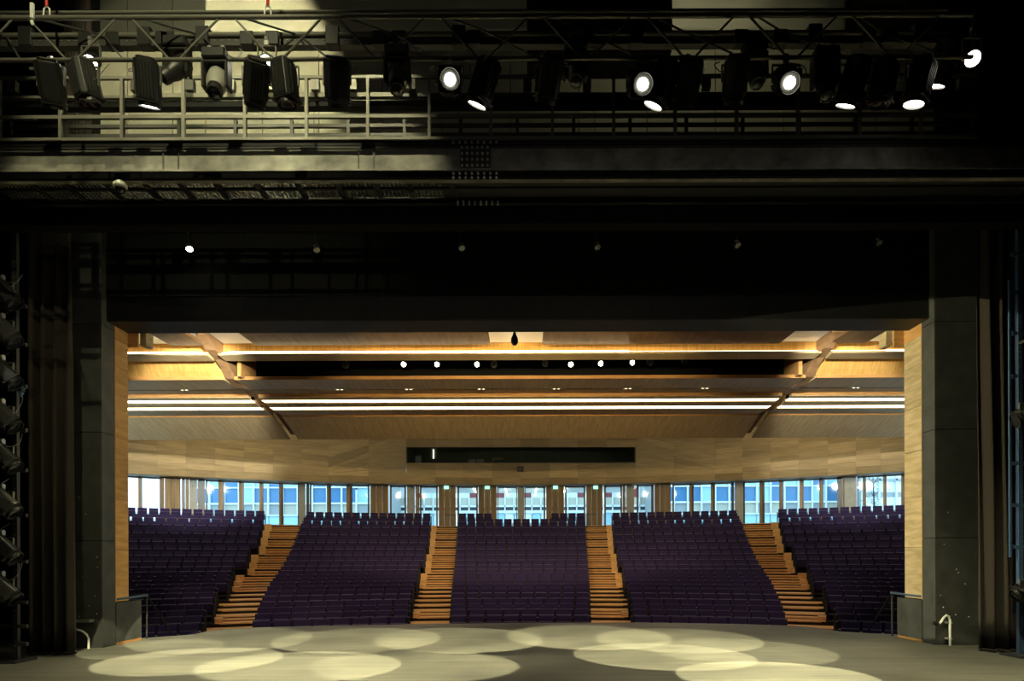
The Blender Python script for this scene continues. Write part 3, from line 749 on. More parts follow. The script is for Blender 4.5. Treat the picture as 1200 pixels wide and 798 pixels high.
# ================================================================== AISLE STAIRS
# aisle edges in degrees at first and last row: (inner front, inner back, outer front, outer back)
CEN = (6.55, 5.72); SI = (10.15, 7.55); SO = (23.7, 18.75); OI = (27.3, 20.95); OO = (36.0, 36.0)
GRP = [0, 1, 1, 1, 4, 4, 4, 4, 8, 8, 8, 8, 8, 13, 13, 13, 16, 16, 16, 16, 16]
def step_n(i):
    rise = ZF[min(i + 1, ROWS - 1)] - ZF[i]
    return 1 if rise < 0.155 else (2 if rise < 0.29 else 3)
def aisle(sg, ein, eout, label):
    root = empty('aisle_stairs', (0, 0, 0), 0, label, 'stairs')
    for i in range(ROWS):
        n = step_n(i) if i < ROWS - 1 else 1
        zn = ZF[i + 1] if i < ROWS - 1 else ZL
        r0 = RR[i] + BACK - 1.07; L = 1.07
        # first tread of the row is the row floor itself; steps climb in the rear part
        for k in range(n):
            ra = r0 + L * k / n; rb = r0 + L * (k + 1) / n
            zt = ZF[i] + (zn - ZF[i]) * k / n + 0.02
            t0a = ang(ein[0], ein[1], i); t1 = ang(eout[0], eout[1], GRP[i])
            t1 = ang(eout[0], eout[1], i) if GRP[i] == i else lerp(ang(eout[0], eout[1], i), ang(eout[0], eout[1], GRP[i]), 0.5)
            hgt = 0.05 + (zn - ZF[i]) / n + (0.1 if k == 0 else 0)
            ts = [t0a - R_(0.15), lerp(t0a, t1, 0.75) if n > 1 else t1 + R_(0.1)]
            def blk(ta, tb, zlo, zhi, ra, rb, ov=0.025):
                m = MB()
                m.hexa([polar(ra, sg * ta, zlo), polar(ra, sg * tb, zlo), polar(rb + 0.05, sg * tb, zlo), polar(rb + 0.05, sg * ta, zlo),
                        polar(ra, sg * ta, zhi), polar(ra, sg * tb, zhi), polar(rb + 0.05, sg * tb, zhi), polar(rb + 0.05, sg * ta, zhi)])
                return m
            m = blk(t0a - R_(0.12), t1 + R_(0.1), zt - hgt, zt - 0.045, ra + 0.03, rb)
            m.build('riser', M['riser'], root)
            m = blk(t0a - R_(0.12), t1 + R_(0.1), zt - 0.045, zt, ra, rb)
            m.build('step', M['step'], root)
        if n > 1:    # landing cheek beside the half steps
            ta = t1 - (t1 - t0a) * 0.16
            m = MB()
            m.hexa([polar(r0 + 0.1, sg * ta, ZF[i] + 0.02), polar(r0 + 0.1, sg * (t1 + R_(0.12)), ZF[i] + 0.02), polar(r0 + L, sg * (t1 + R_(0.12)), ZF[i] + 0.02), polar(r0 + L, sg * ta, ZF[i] + 0.02),
                    polar(r0 + 0.1, sg * ta, zn + 0.0), polar(r0 + 0.1, sg * (t1 + R_(0.12)), zn + 0.0), polar(r0 + L, sg * (t1 + R_(0.12)), zn + 0.0), polar(r0 + L, sg * ta, zn + 0.0)])
            m.build('cheek_block', M['step'], root)
aisle(-1, CEN, SI, 'oak aisle stairs along the left side of the middle seat block')
aisle(1, CEN, SI, 'oak aisle stairs along the right side of the middle seat block')
aisle(-1, SO, OI, 'oak aisle stairs between the two seat blocks at the left')
aisle(1, SO, OI, 'oak aisle stairs between the two seat blocks at the right')

# ================================================================== SEATS
PITCH = 0.565
def seat_parts(wd):
    back = MB(); s = math.tan(R_(9))
    w2 = wd / 2 - 0.035
    back.hexa([(-w2, -0.06, 0.40), (w2, -0.06, 0.40), (w2, 0.03, 0.40), (-w2, 0.03, 0.40),
               (-w2 + 0.012, 0.02, 0.88), (w2 - 0.012, 0.02, 0.88), (w2 - 0.012, 0.09, 0.88), (-w2 + 0.012, 0.09, 0.88)])
    cush = MB()
    cush.hexa([(-w2 + 0.01, -0.16, 0.33), (w2 - 0.01, -0.16, 0.33), (w2 - 0.01, -0.05, 0.36), (-w2 + 0.01, -0.05, 0.36),
               (-w2 + 0.01, -0.21, 0.68), (w2 - 0.01, -0.21, 0.68), (w2 - 0.01, -0.06, 0.70), (-w2 + 0.01, -0.06, 0.70)])
    arm = MB()
    arm.bb((-wd / 2 - 0.025, -0.30, 0.56), (-wd / 2 + 0.025, 0.0, 0.60)); arm.bb((-wd / 2 - 0.02, -0.26, 0.0), (-wd / 2 + 0.02, -0.02, 0.56))
    return back, cush, arm
bk, cu, ar = seat_parts(PITCH)
me_b = bk.mesh('backrest', M['purple'], bevel=0.02); me_c = cu.mesh('seat_cushion', M['purple'], bevel=0.02); me_a = ar.mesh('armrest', M['seatblack'])
ep = MB(); ep.bb((-0.03, -0.36, 0.0), (0.03, 0.10, 0.66))
me_e = ep.mesh('end_panel', M['seatblack'], bevel=0.015)
npm = MB(); npm.lathe([(0.022, 0), (0.02, 0.008)], 8, Matrix.Translation((PITCH / 2 - 0.05, -0.225, 0.62)) @ Matrix.Rotation(R_(90), 4, 'X'))
me_n = npm.mesh('number_plate', M['brass'])
blocks = [('far left', -1, OI, OO), ('left', -1, SI, SO), ('middle', 0, CEN, CEN), ('right', 1, SI, SO), ('far right', 1, OI, OO)]
ORD = ['first', 'second', 'third', 'fourth', 'fifth', 'sixth', 'seventh', 'eighth', 'ninth', 'tenth', 'eleventh', 'twelfth', 'thirteenth', 'fourteenth', 'fifteenth',
       'sixteenth', 'seventeenth', 'eighteenth', 'nineteenth', 'twentieth', 'twenty-first', 'twenty-second', 'twenty-third', 'twenty-fourth', 'twenty-fifth', 'twenty-sixth', 'twenty-seventh']
seats = []
for (bn, sg, ea, eb) in blocks:
    for i in range(ROWS):
        R = RR[i]
        if sg == 0:
            a1 = ang(ea[0], ea[1], i) - R_(0.1); a0 = -a1
        else:
            a0 = ang(ea[0], ea[1], i); a1 = ang(eb[0], eb[1], i)
            g = GRP[i]
            a0 = lerp(a0, ang(ea[0], ea[1], g), 0.5) + R_(0.2); a1 -= R_(0.15)
        n = max(1, int((a1 - a0) * R / 0.555 + 0.3))
        da = (a1 - a0) / n
        if 'far' in bn:
            da = PITCH / R; n = int((a1 - a0) / da)
        ths = [a0 + da * (k + 0.5) for k in range(n)]
        if sg: ths = [sg * t for t in ths]
        ths = sorted(ths)
        if i == ROWS - 1 and bn == 'middle':     # the raised rear row leaves out its middle seats
            m4 = [t for t in ths if abs(t) > 0.052]
            ths = m4
        full = da * R / PITCH
        for k, t in enumerate(ths):
            p = polar(R, t, ZF[i])
            px = PX + (p.x - CX) / p.y * F
            vis = 128 < px < 1082
            if 'far' in bn and not (110 < px < 1100): continue
            d = (p - Vector((CX, 0, CH))).length
            seats.append(dict(b=bn, i=i, t=t, p=p, d=d, first=(k == 0), last=(k == len(ths) - 1), s=full, vis=(150 < px < 1060)))
# positions as one can count them in the picture
for bn in set(s['b'] for s in seats):
    for i in range(ROWS):
        row = sorted([s for s in seats if s['b'] == bn and s['i'] == i and s['vis']], key=lambda s: s['t'])
        for k, s in enumerate(row): s['k'] = k
order = sorted([s for s in seats if s['vis']], key=lambda s: s['d'])
ind = order[:300]
indid = set(id(s) for s in ind)
for s in ind:
    bname = {'far left': 'furthest left', 'far right': 'furthest right'}.get(s['b'], s['b'])
    lab = 'dark purple folding seat, %s from left, %s row, %s block' % (ORD[s['k']], ORD[s['i']], bname)
    r = empty('theatre_seat', s['p'], -s['t'], lab, 'seat', 'purple theatre seats in the front rows')
    r.scale = (s['s'], 1, 1)
    inst('backrest', me_b, r); inst('seat_cushion', me_c, r); inst('armrest', me_a, r)
    if s['first']: inst('end_panel', me_e, r, Matrix.Translation((-PITCH / 2, 0, 0)))
    if s['last']: inst('end_panel', me_e, r, Matrix.Translation((PITCH / 2, 0, 0)))
    if s['b'] in ('middle', 'right', 'left') and s['i'] in (0, 4) and (s['k'] in (3, 4) or s['last']): inst('number_plate', me_n, r)
big = MB(); dark = MB()
for s in seats:
    if id(s) in indid: continue
    T = Matrix.Translation(s['p']) @ Matrix.Rotation(-s['t'], 4, 'Z') @ Matrix.Diagonal((s['s'], 1, 1, 1))
    b_, c_, a_ = bk, cu, ar
    for q in (b_, c_): big.add([T @ Vector(v) for v in q.v], q.f)
    big_a = ar; dark.add([T @ Vector(v) for v in ar.v], ar.f)
    if s['first'] or s['last']:
        T2 = T @ Matrix.Translation((-PITCH / 2 if s['first'] else PITCH / 2, 0, 0)); dark.add([T2 @ Vector(v) for v in ep.v], ep.f)
nb = len(big.f)
big.add(dark.v, dark.f)
me = bpy.data.meshes.new('seating'); me.from_pydata(big.v, [], big.f)
me.materials.append(M['purple']); me.materials.append(M['seatblack'])
for k, p in enumerate(me.polygons): p.material_index = 0 if k < nb else 1
tag(inst('seating', me), 'dark purple theatre seats filling the rows behind the front ones up to the windows', 'seating', None, 'stuff')

# ================================================================== STAGE RIGGING
exec_parts = None
TZ = 9.5
zc_top, zc_low = Z_at(19.0, TZ), Z_at(68.5, TZ)
x_l, x_r = -8.6, X_at(1142, TZ)
tr = empty('lighting_truss', (0, TZ, zc_low), 0, 'long lattice truss across the stage carrying the spotlights', 'truss')
def tpart(name, mbx, mat, root, smooth=False):
    o = mbx.build(name, mat, None, smooth=smooth); o.parent = root; o.matrix_parent_inverse = Matrix.Translation(-root.location); return o
yb_ = TZ + 0.55
zc_back = Z_at(42, yb_)
for nm, (y, z, rad) in (('chord', (TZ, zc_top, 0.034)), ('chord', (TZ, zc_low, 0.030)), ('chord', (yb_, Z_at(13, yb_), 0.026)), ('chord', (yb_, Z_at(40, yb_), 0.040))):
    m = MB(); m.tube([(x_l, y, z), (x_r, y, z)], rad, 10); tpart(nm, m, M['rail'], tr, True)
bay = 0.735
nb_ = int((x_r - x_l) / bay)
for k in range(nb_):
    x0 = x_l + 0.2 + bay * k; x1 = x0 + bay
    if k % 2 == 0: a, b = (x0, TZ, zc_top), (x1 - 0.18, TZ, zc_low)
    else: a, b = (x0 - 0.05, TZ, zc_low), (x1 - 0.2, TZ, zc_top)
    m = MB(); m.tube([a, b], 0.016, 6); tpart('diagonal', m, M['rail'], tr)
    if k % 2 == 0: a, b = (x0 + 0.1, TZ, zc_top), (x1, yb_, Z_at(40, yb_))
    else: a, b = (x0, yb_, Z_at(40, yb_)), (x1 - 0.1, TZ, zc_low)
    m = MB(); m.tube([a, b], 0.014, 6); tpart('diagonal', m, M['steel'], tr)
# cable duct along the rear chord
dz = Z_at(46.5, yb_)
duct = empty('cable_duct', (0, yb_ + 0.07, dz), 0, 'dark slotted cable duct running along the back of the truss', 'duct')
m = MB(); m.bb((x_l, -0.06, -0.06), (x_r, 0.06, 0.06)); m.build('channel', M['steel'], duct)
m = MB()
k = 0; x = x_l + 0.1
while x < x_r:
    m.bb((x, -0.068, 0.005), (x + 0.035, -0.06, 0.02)); x += 0.11
o = m.build('slots', M['rail'], duct); o['kind'] = 'stuff'
for k, px in enumerate((33, 103, 135, 172, 193, 200, 240, 292, 322, 392, 447, 470, 540, 558, 690, 748, 870, 916, 957, 1020, 1045, 1080)):
    xx = X_at(px, yb_); m = MB(); m.bb((xx - 0.10, -0.12, -0.09), (xx + 0.10, 0.04, 0.20 if k % 3 == 0 else 0.12)); m.build('junction_box', M['lamp'], duct, bevel=0.01)
# slings that carry the truss
for k, px in enumerate((57, 316)):
    xx = X_at(px, TZ)
    r = empty('lifting_sling', (xx, TZ, zc_top), 0, ('red lifting sling with pale shackle above the truss, nearer the left edge', 'red lifting sling with pale shackle above the truss, near the white sheeting')[k], 'sling')
    m = MB(); m.tube([(0, 0, 0.16), (0, 0, 3.0)], 0.022); m.build('strap', M['red'], r)
    m = MB(); m.tube([(-0.05, 0, 0.0), (-0.04, 0, 0.13), (0, 0, 0.17), (0.04, 0, 0.13), (0.05, 0, 0.0)], 0.012, 6); m.build('shackle', M['white'], r)
xx = X_at(43, TZ); r = empty('turnbuckle', (xx, TZ - 0.05, zc_top - 0.05), 0, 'pale upright turnbuckle clamped to the truss beside a red sling', 'clamp')
m = MB(); m.bb((-0.025, -0.02, 0.0), (0.025, 0.02, 0.22)); m.build('body', M['white'], r, bevel=0.006)
m = MB(); m.lathe([(0.015, -0.03), (0.028, 0), (0.015, 0.03)], 8, Matrix.Translation((0, 0, -0.06))); m.build('knob', M['white'], r)

# ---- fixtures
mesh_cache = {}
def cached(key, fn):
    if key not in mesh_cache: mesh_cache[key] = fn()
    return mesh_cache[key]
def profile_meshes():
    h = MB()
    oc = [(0.15 * sx, 0.10 * sy) for sx, sy in ((1, 1),)]
    ring = [(-0.15, -0.10), (-0.10, -0.15), (0.10, -0.15), (0.15, -0.10), (0.15, 0.10), (0.10, 0.15), (-0.10, 0.15), (-0.15, 0.10)]
    h.prism(ring, -0.22, 0.26)
    h.prism([(x * 0.8, y * 0.8) for x, y in ring], 0.26, 0.30)
    fins = MB()
    for k in range(5):
        x = -0.08 + 0.04 * k
        fins.bb((x - 0.007, -0.168, -0.18), (x + 0.007, -0.15, 0.22)); fins.bb((x - 0.007, 0.15, -0.18), (x + 0.007, 0.168, 0.22))
    for k in range(4):
        y = -0.06 + 0.04 * k
        fins.bb((-0.168, y - 0.007, -0.18), (-0.15, y + 0.007, 0.22)); fins.bb((0.15, y - 0.007, -0.18), (0.168, y + 0.007, 0.22))
    fr = MB(); n = 20
    fr.prism([(-0.155, -0.155), (0.155, -0.155), (0.155, 0.155), (-0.155, 0.155)], -0.245, -0.225)
    M0 = Matrix.Identity(4)
    tub = MB()
    vs = []; prof = [(0.145, -0.22), (0.15, -0.30), (0.135, -0.30), (0.13, -0.235)]
    for (r, z) in prof:
        for k in range(n): a = 2 * math.pi * k / n; vs.append((r * math.cos(a), r * math.sin(a), z))
    fs = [(i * n + k, i * n + (k + 1) % n, (i + 1) * n + (k + 1) % n, (i + 1) * n + k) for i in range(3) for k in range(n)]
    tub.add(vs, fs); fr.add(tub.v, tub.f)
    ln = MB(); ln.lathe([(0.13, -0.262), (0.13, -0.275), (0.10, -0.288), (0.04, -0.294)], n)
    lb_ = MB(); lb_.lathe([(0.075, -0.262), (0.075, -0.275), (0.055, -0.284), (0.02, -0.288)], n)
    return dict(h=h.mesh('housing', M['lamp'], bevel=0.008), hg=h.mesh('housing', M['greybody'], bevel=0.008), f=fins.mesh('cooling_fins', M['lamp']), fg=fins.mesh('cooling_fins', M['greybody']),
                r=fr.mesh('lens_tube', M['lamp']), l=ln.mesh('lens', M['lens'], smooth=True), lb=lb_.mesh('lens', M['lens_bright'], smooth=True), d=ln.mesh('lens', M['darkglass'], smooth=True))
PM = profile_meshes()
def hanger(root, up, w, drop_y=0.0):
    y = MB()
    y.bb((-w - 0.015, -0.02, -0.04), (-w + 0.0, 0.02, up - 0.1)); y.bb((w - 0.0, -0.02, -0.04), (w + 0.015, 0.02, up - 0.1)); y.bb((-w - 0.015, -0.02, up - 0.115), (w + 0.015, 0.02, up - 0.1))
    y.build('yoke', M['rail'], root)
    c = MB(); c.bb((-0.03, -0.035, up - 0.1), (0.03, 0.035, up - 0.02)); c.tube([(-0.025, 0, up), (0.025, 0, up)], 0.05, 10); c.build('clamp', M['alu'], root)
def wire(root, pts, mat='cable', r=0.008):
    m = MB(); pts = [Vector(p) for p in pts]; out = []
    for i in range(len(pts) - 1):
        p0, p1, p2, p3 = pts[max(i - 1, 0)], pts[i], pts[i + 1], pts[min(i + 2, len(pts) - 1)]
        for k in range(5):
            t = k / 5; out.append(0.5 * ((2 * p1) + (p2 - p0) * t + (2 * p0 - 5 * p1 + 4 * p2 - p3) * t * t + (3 * p1 - p0 - 3 * p2 + p3) * t ** 3))
    out.append(pts[-1]); m.tube(out, r, 5); return m.build('power_cable', M[mat], root, smooth=True)
def aimM(d, twist=0.0):
    d = Vector(d).normalized()
    return d.to_track_quat('-Z', 'Y').to_matrix().to_4x4() @ Matrix.Rotation(twist, 4, 'Z')
def profile_light(pos, d, label, lit=None, up=0.36, grey=False, twist=0.0, scale=1.0, aim=None, watts=None, half=R_(10.5), cable=True, group='spotlights on the truss', spin=0.0, name='stage_spotlight', hang=True):
    root = empty(name, pos, spin, label, 'spotlight', group)
    T = Matrix.Rotation(-spin, 4, 'Z') @ aimM(d, twist) @ Matrix.Scale(scale, 4)
    inst('housing', PM['hg' if grey else 'h'], root, T); inst('cooling_fins', PM['fg' if grey else 'f'], root, T)
    inst('lens_tube', PM['r'], root, T)
    inst('lens', PM['l'] if lit == 'on' else (PM['lb'] if lit == 'bright' else PM['d']), root, T)
    if hang: hanger(root, up, 0.185 * scale)
    if cable:
        s = random.choice((-1, 1)); a = random.uniform(0.12, 0.26)
        wire(root, [(s * 0.05, 0.0, 0.22), (s * a, -0.05, 0.10 + random.uniform(-0.1, 0.1)), (s * (a + 0.06), 0.1, 0.28), (s * 0.12, 0.35, up + 0.2)])
    if aim is not None:
        v = (Vector(aim) - Vector(pos)).normalized()
        L = spot('spot_lamp', Vector(pos) + v * 0.34 * scale, aim, watts, half, 0.012, STAGE_COL, 0.012)
    return root
def moving_head(pos, d, label, silver=True, s=1.0, up=0.5):
    root = empty('moving_head_light', pos, 0, label, 'spotlight', 'spotlights on the truss')
    m = MB(); m.bb((-0.17, -0.13, 0.27), (0.17, 0.13, 0.42)); m.build('base', M['lamp'], root, bevel=0.02)
    m = MB(); m.bb((-0.19, -0.09, -0.12), (-0.145, 0.09, 0.25)); m.bb((0.145, -0.09, -0.12), (0.19, 0.09, 0.25)); m.bb((-0.19, -0.09, 0.22), (0.19, 0.09, 0.265)); m.build('yoke', M['lamp'], root, bevel=0.015)
    T = aimM(d)
    h = MB(); h.lathe([(0.07, 0.21), (0.125, 0.18), (0.14, 0.05), (0.135, -0.08), (0.11, -0.17)], 18)
    h.build('head', M['silver'] if silver else M['lamp'], root, smooth=True, M=T)
    h = MB(); h.lathe([(0.105, -0.17), (0.11, -0.26), (0.10, -0.30)], 18); h.build('lens_tube', M['lamp'], root, smooth=True, M=T)
    h = MB(); h.lathe([(0.085, -0.30), (0.05, -0.32), (0.01, -0.325)], 16); h.build('lens', M['darkglass'], root, smooth=True, M=T)
    v = MB()
    for k in range(6): v.bb((-0.05 + 0.018 * k, -0.142, -0.01), (-0.042 + 0.018 * k, -0.132, 0.07))
    v.build('vent', M['lamp'], root, M=T)
    for cx in (-0.095, 0.095):
        c = MB(); c.bb((cx - 0.025, -0.03, 0.42), (cx + 0.025, 0.03, up)); c.build('clamp', M['alu'], root)
    wire(root, [(0.15, 0.0, 0.4), (0.3, -0.05, 0.3), (0.32, 0.1, 0.5), (0.2, 0.3, 0.7)])
    return root
def flood(pos, d, label, bright='lens', up=0.30, name='floodlight', aim=None, watts=0):
    root = empty(name, pos, 0, label, 'floodlight', 'small lit floodlights')
    T = aimM(d)
    h = MB(); h.lathe([(0.05, 0.2), (0.09, 0.16), (0.11, 0.0), (0.115, -0.06)], 16); h.build('can', M['lamp'], root, smooth=True, M=T)
    h = MB(); h.lathe([(0.10, -0.06), (0.09, -0.072), (0.03, -0.078)], 16); h.build('lens', M[bright], root, smooth=True, M=T)
    hanger(root, up, 0.13)
    if aim is not None: spot('spot_lamp', Vector(pos) + (Vector(aim) - Vector(pos)).normalized() * 0.12, aim, watts, R_(38), 1.0, STAGE_COL, 0.06)
    return root
def at(px, py, Z=TZ): return P(px, py, Z)
def fl(px, Z): return Vector((X_at(px, Z), Z, 0.0))
W = SPOT_W
# (px, py, kind, lit, aim(floor px, depth), label)
down = (0.05, 0.35, -0.93)
def pl(px, py, lit, aim, label, watts=None, d=None, grey=False, Z=TZ, tw=0.0, up=None, half=R_(10.5)):
    pos = at(px, py, Z); u = (zc_low - pos.z) if up is None else up
    if aim is not None: tgt = fl(*aim); dd = tgt - pos
    else: tgt = None; dd = d or down
    profile_light(pos, dd, label, lit, max(0.26, u), grey, tw, 1.0, tgt, (watts or 1.0) * W, half)
pl(60, 98, 'on', (178, 15.0), 'lit black spotlight leaning outwards, first in the row from the left edge', 0.5, tw=0.2, half=R_(8.2))
pl(100, 98, None, None, 'unlit black spotlight beside the first lit one at the left end', d=(0.18, 0.1, -1), tw=0.5)
pl(173, 97, 'on', (223, 13.2), 'lit black spotlight hanging alone in front of the pale wall panel', 0.8)
moving_head(at(208, 80, TZ + 0.55), (-0.55, -0.35, -0.75), 'black moving light on the back of the truss before the pale wall', False, 1.0, 0.42)
moving_head(at(254, 96), (0.1, -0.45, -0.85), 'silver-headed moving light between two black spotlights left of the sheeting', True)
pl(300, 97, 'on', (262, 16.6), 'lit black spotlight left of an unlit twin under the red sling', 0.9)
pl(334, 98, None, None, 'unlit black spotlight right of its lit twin under the red sling', d=(0.08, 0.12, -1), tw=0.3)
pl(395, 96, 'on', (419, 16.4), 'spotlight with a pale grey flank, alone between bridge posts', 1.0, tw=0.6)
moving_head(at(466, 92), (0.05, -0.45, -0.85), 'silver-headed moving light nearest the bolted splice plate', True)
pl(527, 96, 'bright', None, 'black spotlight with dazzling lens turned towards the viewer above the splice plate', d=(0.1, -0.80, -0.45))
pl(567, 97, 'on', (358, 12.5), 'black spotlight with looped pale cable right of the dazzling one', 1.0)
pl(643, 92, 'on', (540, 16.4), 'lit black spotlight alone below the dark slatted box', 1.0)
moving_head(at(674, 84, TZ + 0.55), (0.02, -0.5, -0.85), 'black moving light on the back of the truss below the dark box', False, 1.0, 0.55)
pl(750, 100, 'bright', None, 'black spotlight with the brightest lens facing the viewer near mid-stage', d=(0.0, -0.78, -0.5))
pl(776, 98, 'on', (495, 12.5), 'lit black spotlight tucked right behind the brightest one', 0.7)
pl(806, 96, 'on', (691, 16.9), 'tall black spotlight with edges glinting, right of the brightest lamp', 1.1)
pl(862, 93, 'on', (795, 16.2), 'black spotlight with glinting edge left of the lamp that shows a round lit lens', 0.9)
moving_head(at(884, 84, TZ + 0.55), (0.0, -0.4, -0.9), 'black moving light on the back of the truss at right of centre', False, 1.0, 0.55)
pl(921, 95, 'bright', None, 'black spotlight showing a full round lit lens on the right half', d=(-0.1, -0.72, -0.6))
moving_head(at(967, 94), (0.0, -0.2, -0.95), 'all black moving light left of two spotlights on the right half', False)
pl(1000, 96, 'on', (781, 13.6), 'black spotlight with lit lower rim, left of an unlit twin', 0.95)
pl(1034, 97, None, None, 'unlit black spotlight between two lit ones at the right', d=(-0.1, 0.2, -1), tw=0.3)
pl(1077, 96, 'on', (913, 11.2), 'lit black spotlight last in the row at the right end', 1.0)
pl(1105, 74, 'on', (872, 14.3), 'dark spotlight half hidden on the back of the truss at the right end', 0.55, Z=TZ + 0.55, up=0.3)
flood(at(107, 73, TZ + 0.5), (0.1, -0.7, -0.7), 'small lit floodlight behind the unlit spotlight at the left end', 'lens', 0.34, aim=fl(290, 11.8), watts=W * 0.14)
flood(at(313, 73, TZ + 0.5), (0.1, -0.7, -0.7), 'small lit floodlight between the twin spotlights under the red sling', 'lens', 0.34)
flood(at(1139, 68, TZ + 0.2), (-0.25, -0.7, -0.7), 'small lit floodlight by itself in the dark right corner', 'lens', 0.4, aim=fl(1000, 12.5), watts=W * 0.42)

# dark slatted box hung above the truss
bx = empty('blind_box', (X_at(705, 10.6), 10.6, Z_at(58, 10.6)), 0, 'big dark slatted box hanging behind the truss near mid-stage', 'box')
hw = (X_at(791, 10.6) - X_at(621, 10.6)) / 2
m = MB(); m.bb((-hw, 0.05, 0), (hw, 0.6, 1.6)); m.build('case', M['void'], bx)
for k in range(10):
    m = MB(); m.bb((-hw, 0.0, 0.05 + 0.15 * k), (hw, 0.05, 0.17 + 0.15 * k)); m.build('slat', M['black'], bx)
m = MB(); m.bb((-hw * 0.3, -0.06, 0.02), (hw * 0.25, 0.0, 0.26)); m.build('tray', M['jamborange'], bx)

# ---- lighting bridge
BZ = 11.66
br = empty('lighting_bridge', (0, BZ, Z_at(163, BZ)), 0, 'steel lighting bridge with railings and deck spanning the stage opening', 'bridge')
def bpart(name, m, mat, smooth=False): return tpart(name, m, M[mat], br, smooth)
xl, xr = -10.2, X_at(1148, BZ)
zd = Z_at(163, BZ)
for py, hh in ((90, 0.05), (136, 0.06), (162, 0.05)):
    z = Z_at(py, BZ); m = MB(); m.bb((xl, BZ - 0.025, z - hh / 2), (xr, BZ + 0.025, z + hh / 2)); bpart('rail', m, 'rail')
for k in range(-1, 17):
    x = X_at(1 + 72 * k, BZ)
    if x > xr or x < xl: continue
    m = MB(); m.bb((x - 0.026, BZ - 0.03, zd), (x + 0.026, BZ + 0.03, Z_at(90, BZ))); bpart('post', m, 'rail')
# rear railing
Z2 = 12.4
for py in (112, 141, 152):
    z = Z_at(py + 6, Z2); m = MB(); m.bb((xl, Z2 - 0.025, z - 0.03), (xr, Z2 + 0.025, z + 0.03)); bpart('rear_rail', m, 'steel')
for k in range(-1, 18):
    x = X_at(14 + 66 * k, Z2)
    if x > xr or x < xl: continue
    m = MB(); m.bb((x - 0.03, Z2 - 0.03, zd), (x + 0.03, Z2 + 0.03, Z_at(140, Z2))); bpart('rear_post', m, 'steel')
m = MB(); m.bb((xl, BZ + 0.03, zd - 0.08), (xr, Z2 + 0.1, zd - 0.03)); bpart('deck', m, 'black')
# socket rail with outlet boxes
z0, z1 = Z_at(113, BZ), Z_at(104.5, BZ)
m = MB(); m.bb((xl, BZ + 0.02, Z_at(112, BZ)), (X_at(160, BZ), BZ + 0.10, Z_at(109, BZ))); bpart('socket_rail', m, 'rail')
m = MB(); m.bb((X_at(160, BZ), BZ + 0.02, Z_at(111.5, BZ)), (X_at(470, BZ), BZ + 0.10, Z_at(106.5, BZ))); bpart('socket_rail', m, 'rail')
m = MB(); m.bb((X_at(470, BZ), BZ + 0.02, Z_at(111.5, BZ)), (xr, BZ + 0.10, Z_at(107.5, BZ))); bpart('socket_rail', m, 'steel')
m = MB(); m.bb((xl, BZ + 0.10, Z_at(119, BZ)), (xr, BZ + 0.25, Z_at(112.5, BZ))); bpart('cable_tray', m, 'black')
for px in (16, 98, 160, 224, 272, 317, 371, 415, 484, 620, 690, 830, 1130):
    x = X_at(px, BZ); m = MB(); m.bb((x - 0.07, BZ - 0.02, Z_at(104.5, BZ)), (x + 0.07, BZ + 0.08, Z_at(92.5, BZ)))
    o = bpart('outlet_box', m, 'alu' if px in (272, 317, 371, 415) else 'greybody')
    for qx in (-0.03, 0.03):
        for qz in (0.04, 0.12):
            s_ = MB(); s_.lathe([(0.018, 0), (0.018, 0.012)], 8, Matrix.Translation((x + qx, BZ - 0.02, Z_at(104.5, BZ) + qz)) @ Matrix.Rotation(R_(90), 4, 'X'))
            so = s_.build('socket', M['lamp'], None); so.parent = o; so.matrix_parent_inverse = Matrix.Translation(-br.location)
# ---- steel girder under the bridge
GZ = 11.7
gd = empty('steel_girder', (0, GZ, Z_at(199, GZ)), 0, 'mottled grey steel girder running below the lighting bridge', 'girder')
def gpart(name, m, mat): return tpart(name, m, M[mat], gd)
gx0, gx1 = -10.4, 10.4
m = MB(); m.bb((gx0, GZ, Z_at(199, GZ)), (gx1, GZ + 0.05, Z_at(174, GZ))); gpart('web', m, 'girder')
m = MB(); m.bb((gx0, GZ - 0.02, Z_at(174, GZ)), (gx1, GZ + 0.35, Z_at(171.5, GZ))); gpart('flange', m, 'steel')
m = MB(); m.bb((gx0, GZ - 0.05, Z_at(201, GZ)), (gx1, GZ + 0.35, Z_at(199, GZ))); gpart('flange', m, 'girder')
m = MB(); m.bb((gx0, GZ - 0.02, Z_at(208, GZ)), (gx1, GZ + 0.06, Z_at(201.2, GZ))); gpart('lower_plate', m, 'void')
m = MB(); m.bb((gx0, GZ - 0.01, Z_at(171.4, GZ)), (gx1, GZ + 0.04, Z_at(164, GZ))); gpart('upper_plate', m, 'void')
for px in (193, 211, 422, 440):
    x = X_at(px, GZ); m = MB(); m.bb((x - 0.012, GZ - 0.012, Z_at(198.5, GZ)), (x + 0.012, GZ, Z_at(174.5, GZ))); gpart('seam', m, 'steel')
m = MB(); m.bb((X_at(541, GZ), GZ - 0.03, Z_at(198, GZ)), (X_at(577, GZ), GZ, Z_at(172, GZ))); sp = gpart('splice_plate', m, 'steel')
bolt = MB(); bolt.lathe([(0.022, 0), (0.022, 0.02), (0.012, 0.022), (0.012, 0.045)], 6, Matrix.Rotation(R_(90), 4, 'X')); me_bolt = bolt.mesh('bolt', M['silver'])
def bolts(cols, rows, Z, parent):
    for px in cols:
        for py in rows:
            p = Vector((X_at(px, Z), Z, Z_at(py, Z)))
            o = inst('bolt', me_bolt, parent); o.matrix_local = Matrix.Translation(p - gd.location)
c6 = [543 + 6 * k for k in range(6)]; c8 = [533 + 7.2 * k for k in range(8)]
bolts(c6, (173, 180, 187, 194), GZ - 0.03, gd)
bolts(c8, (203.5, 208.3), GZ - 0.02, gd); bolts(c8, (167,), GZ - 0.01, gd)
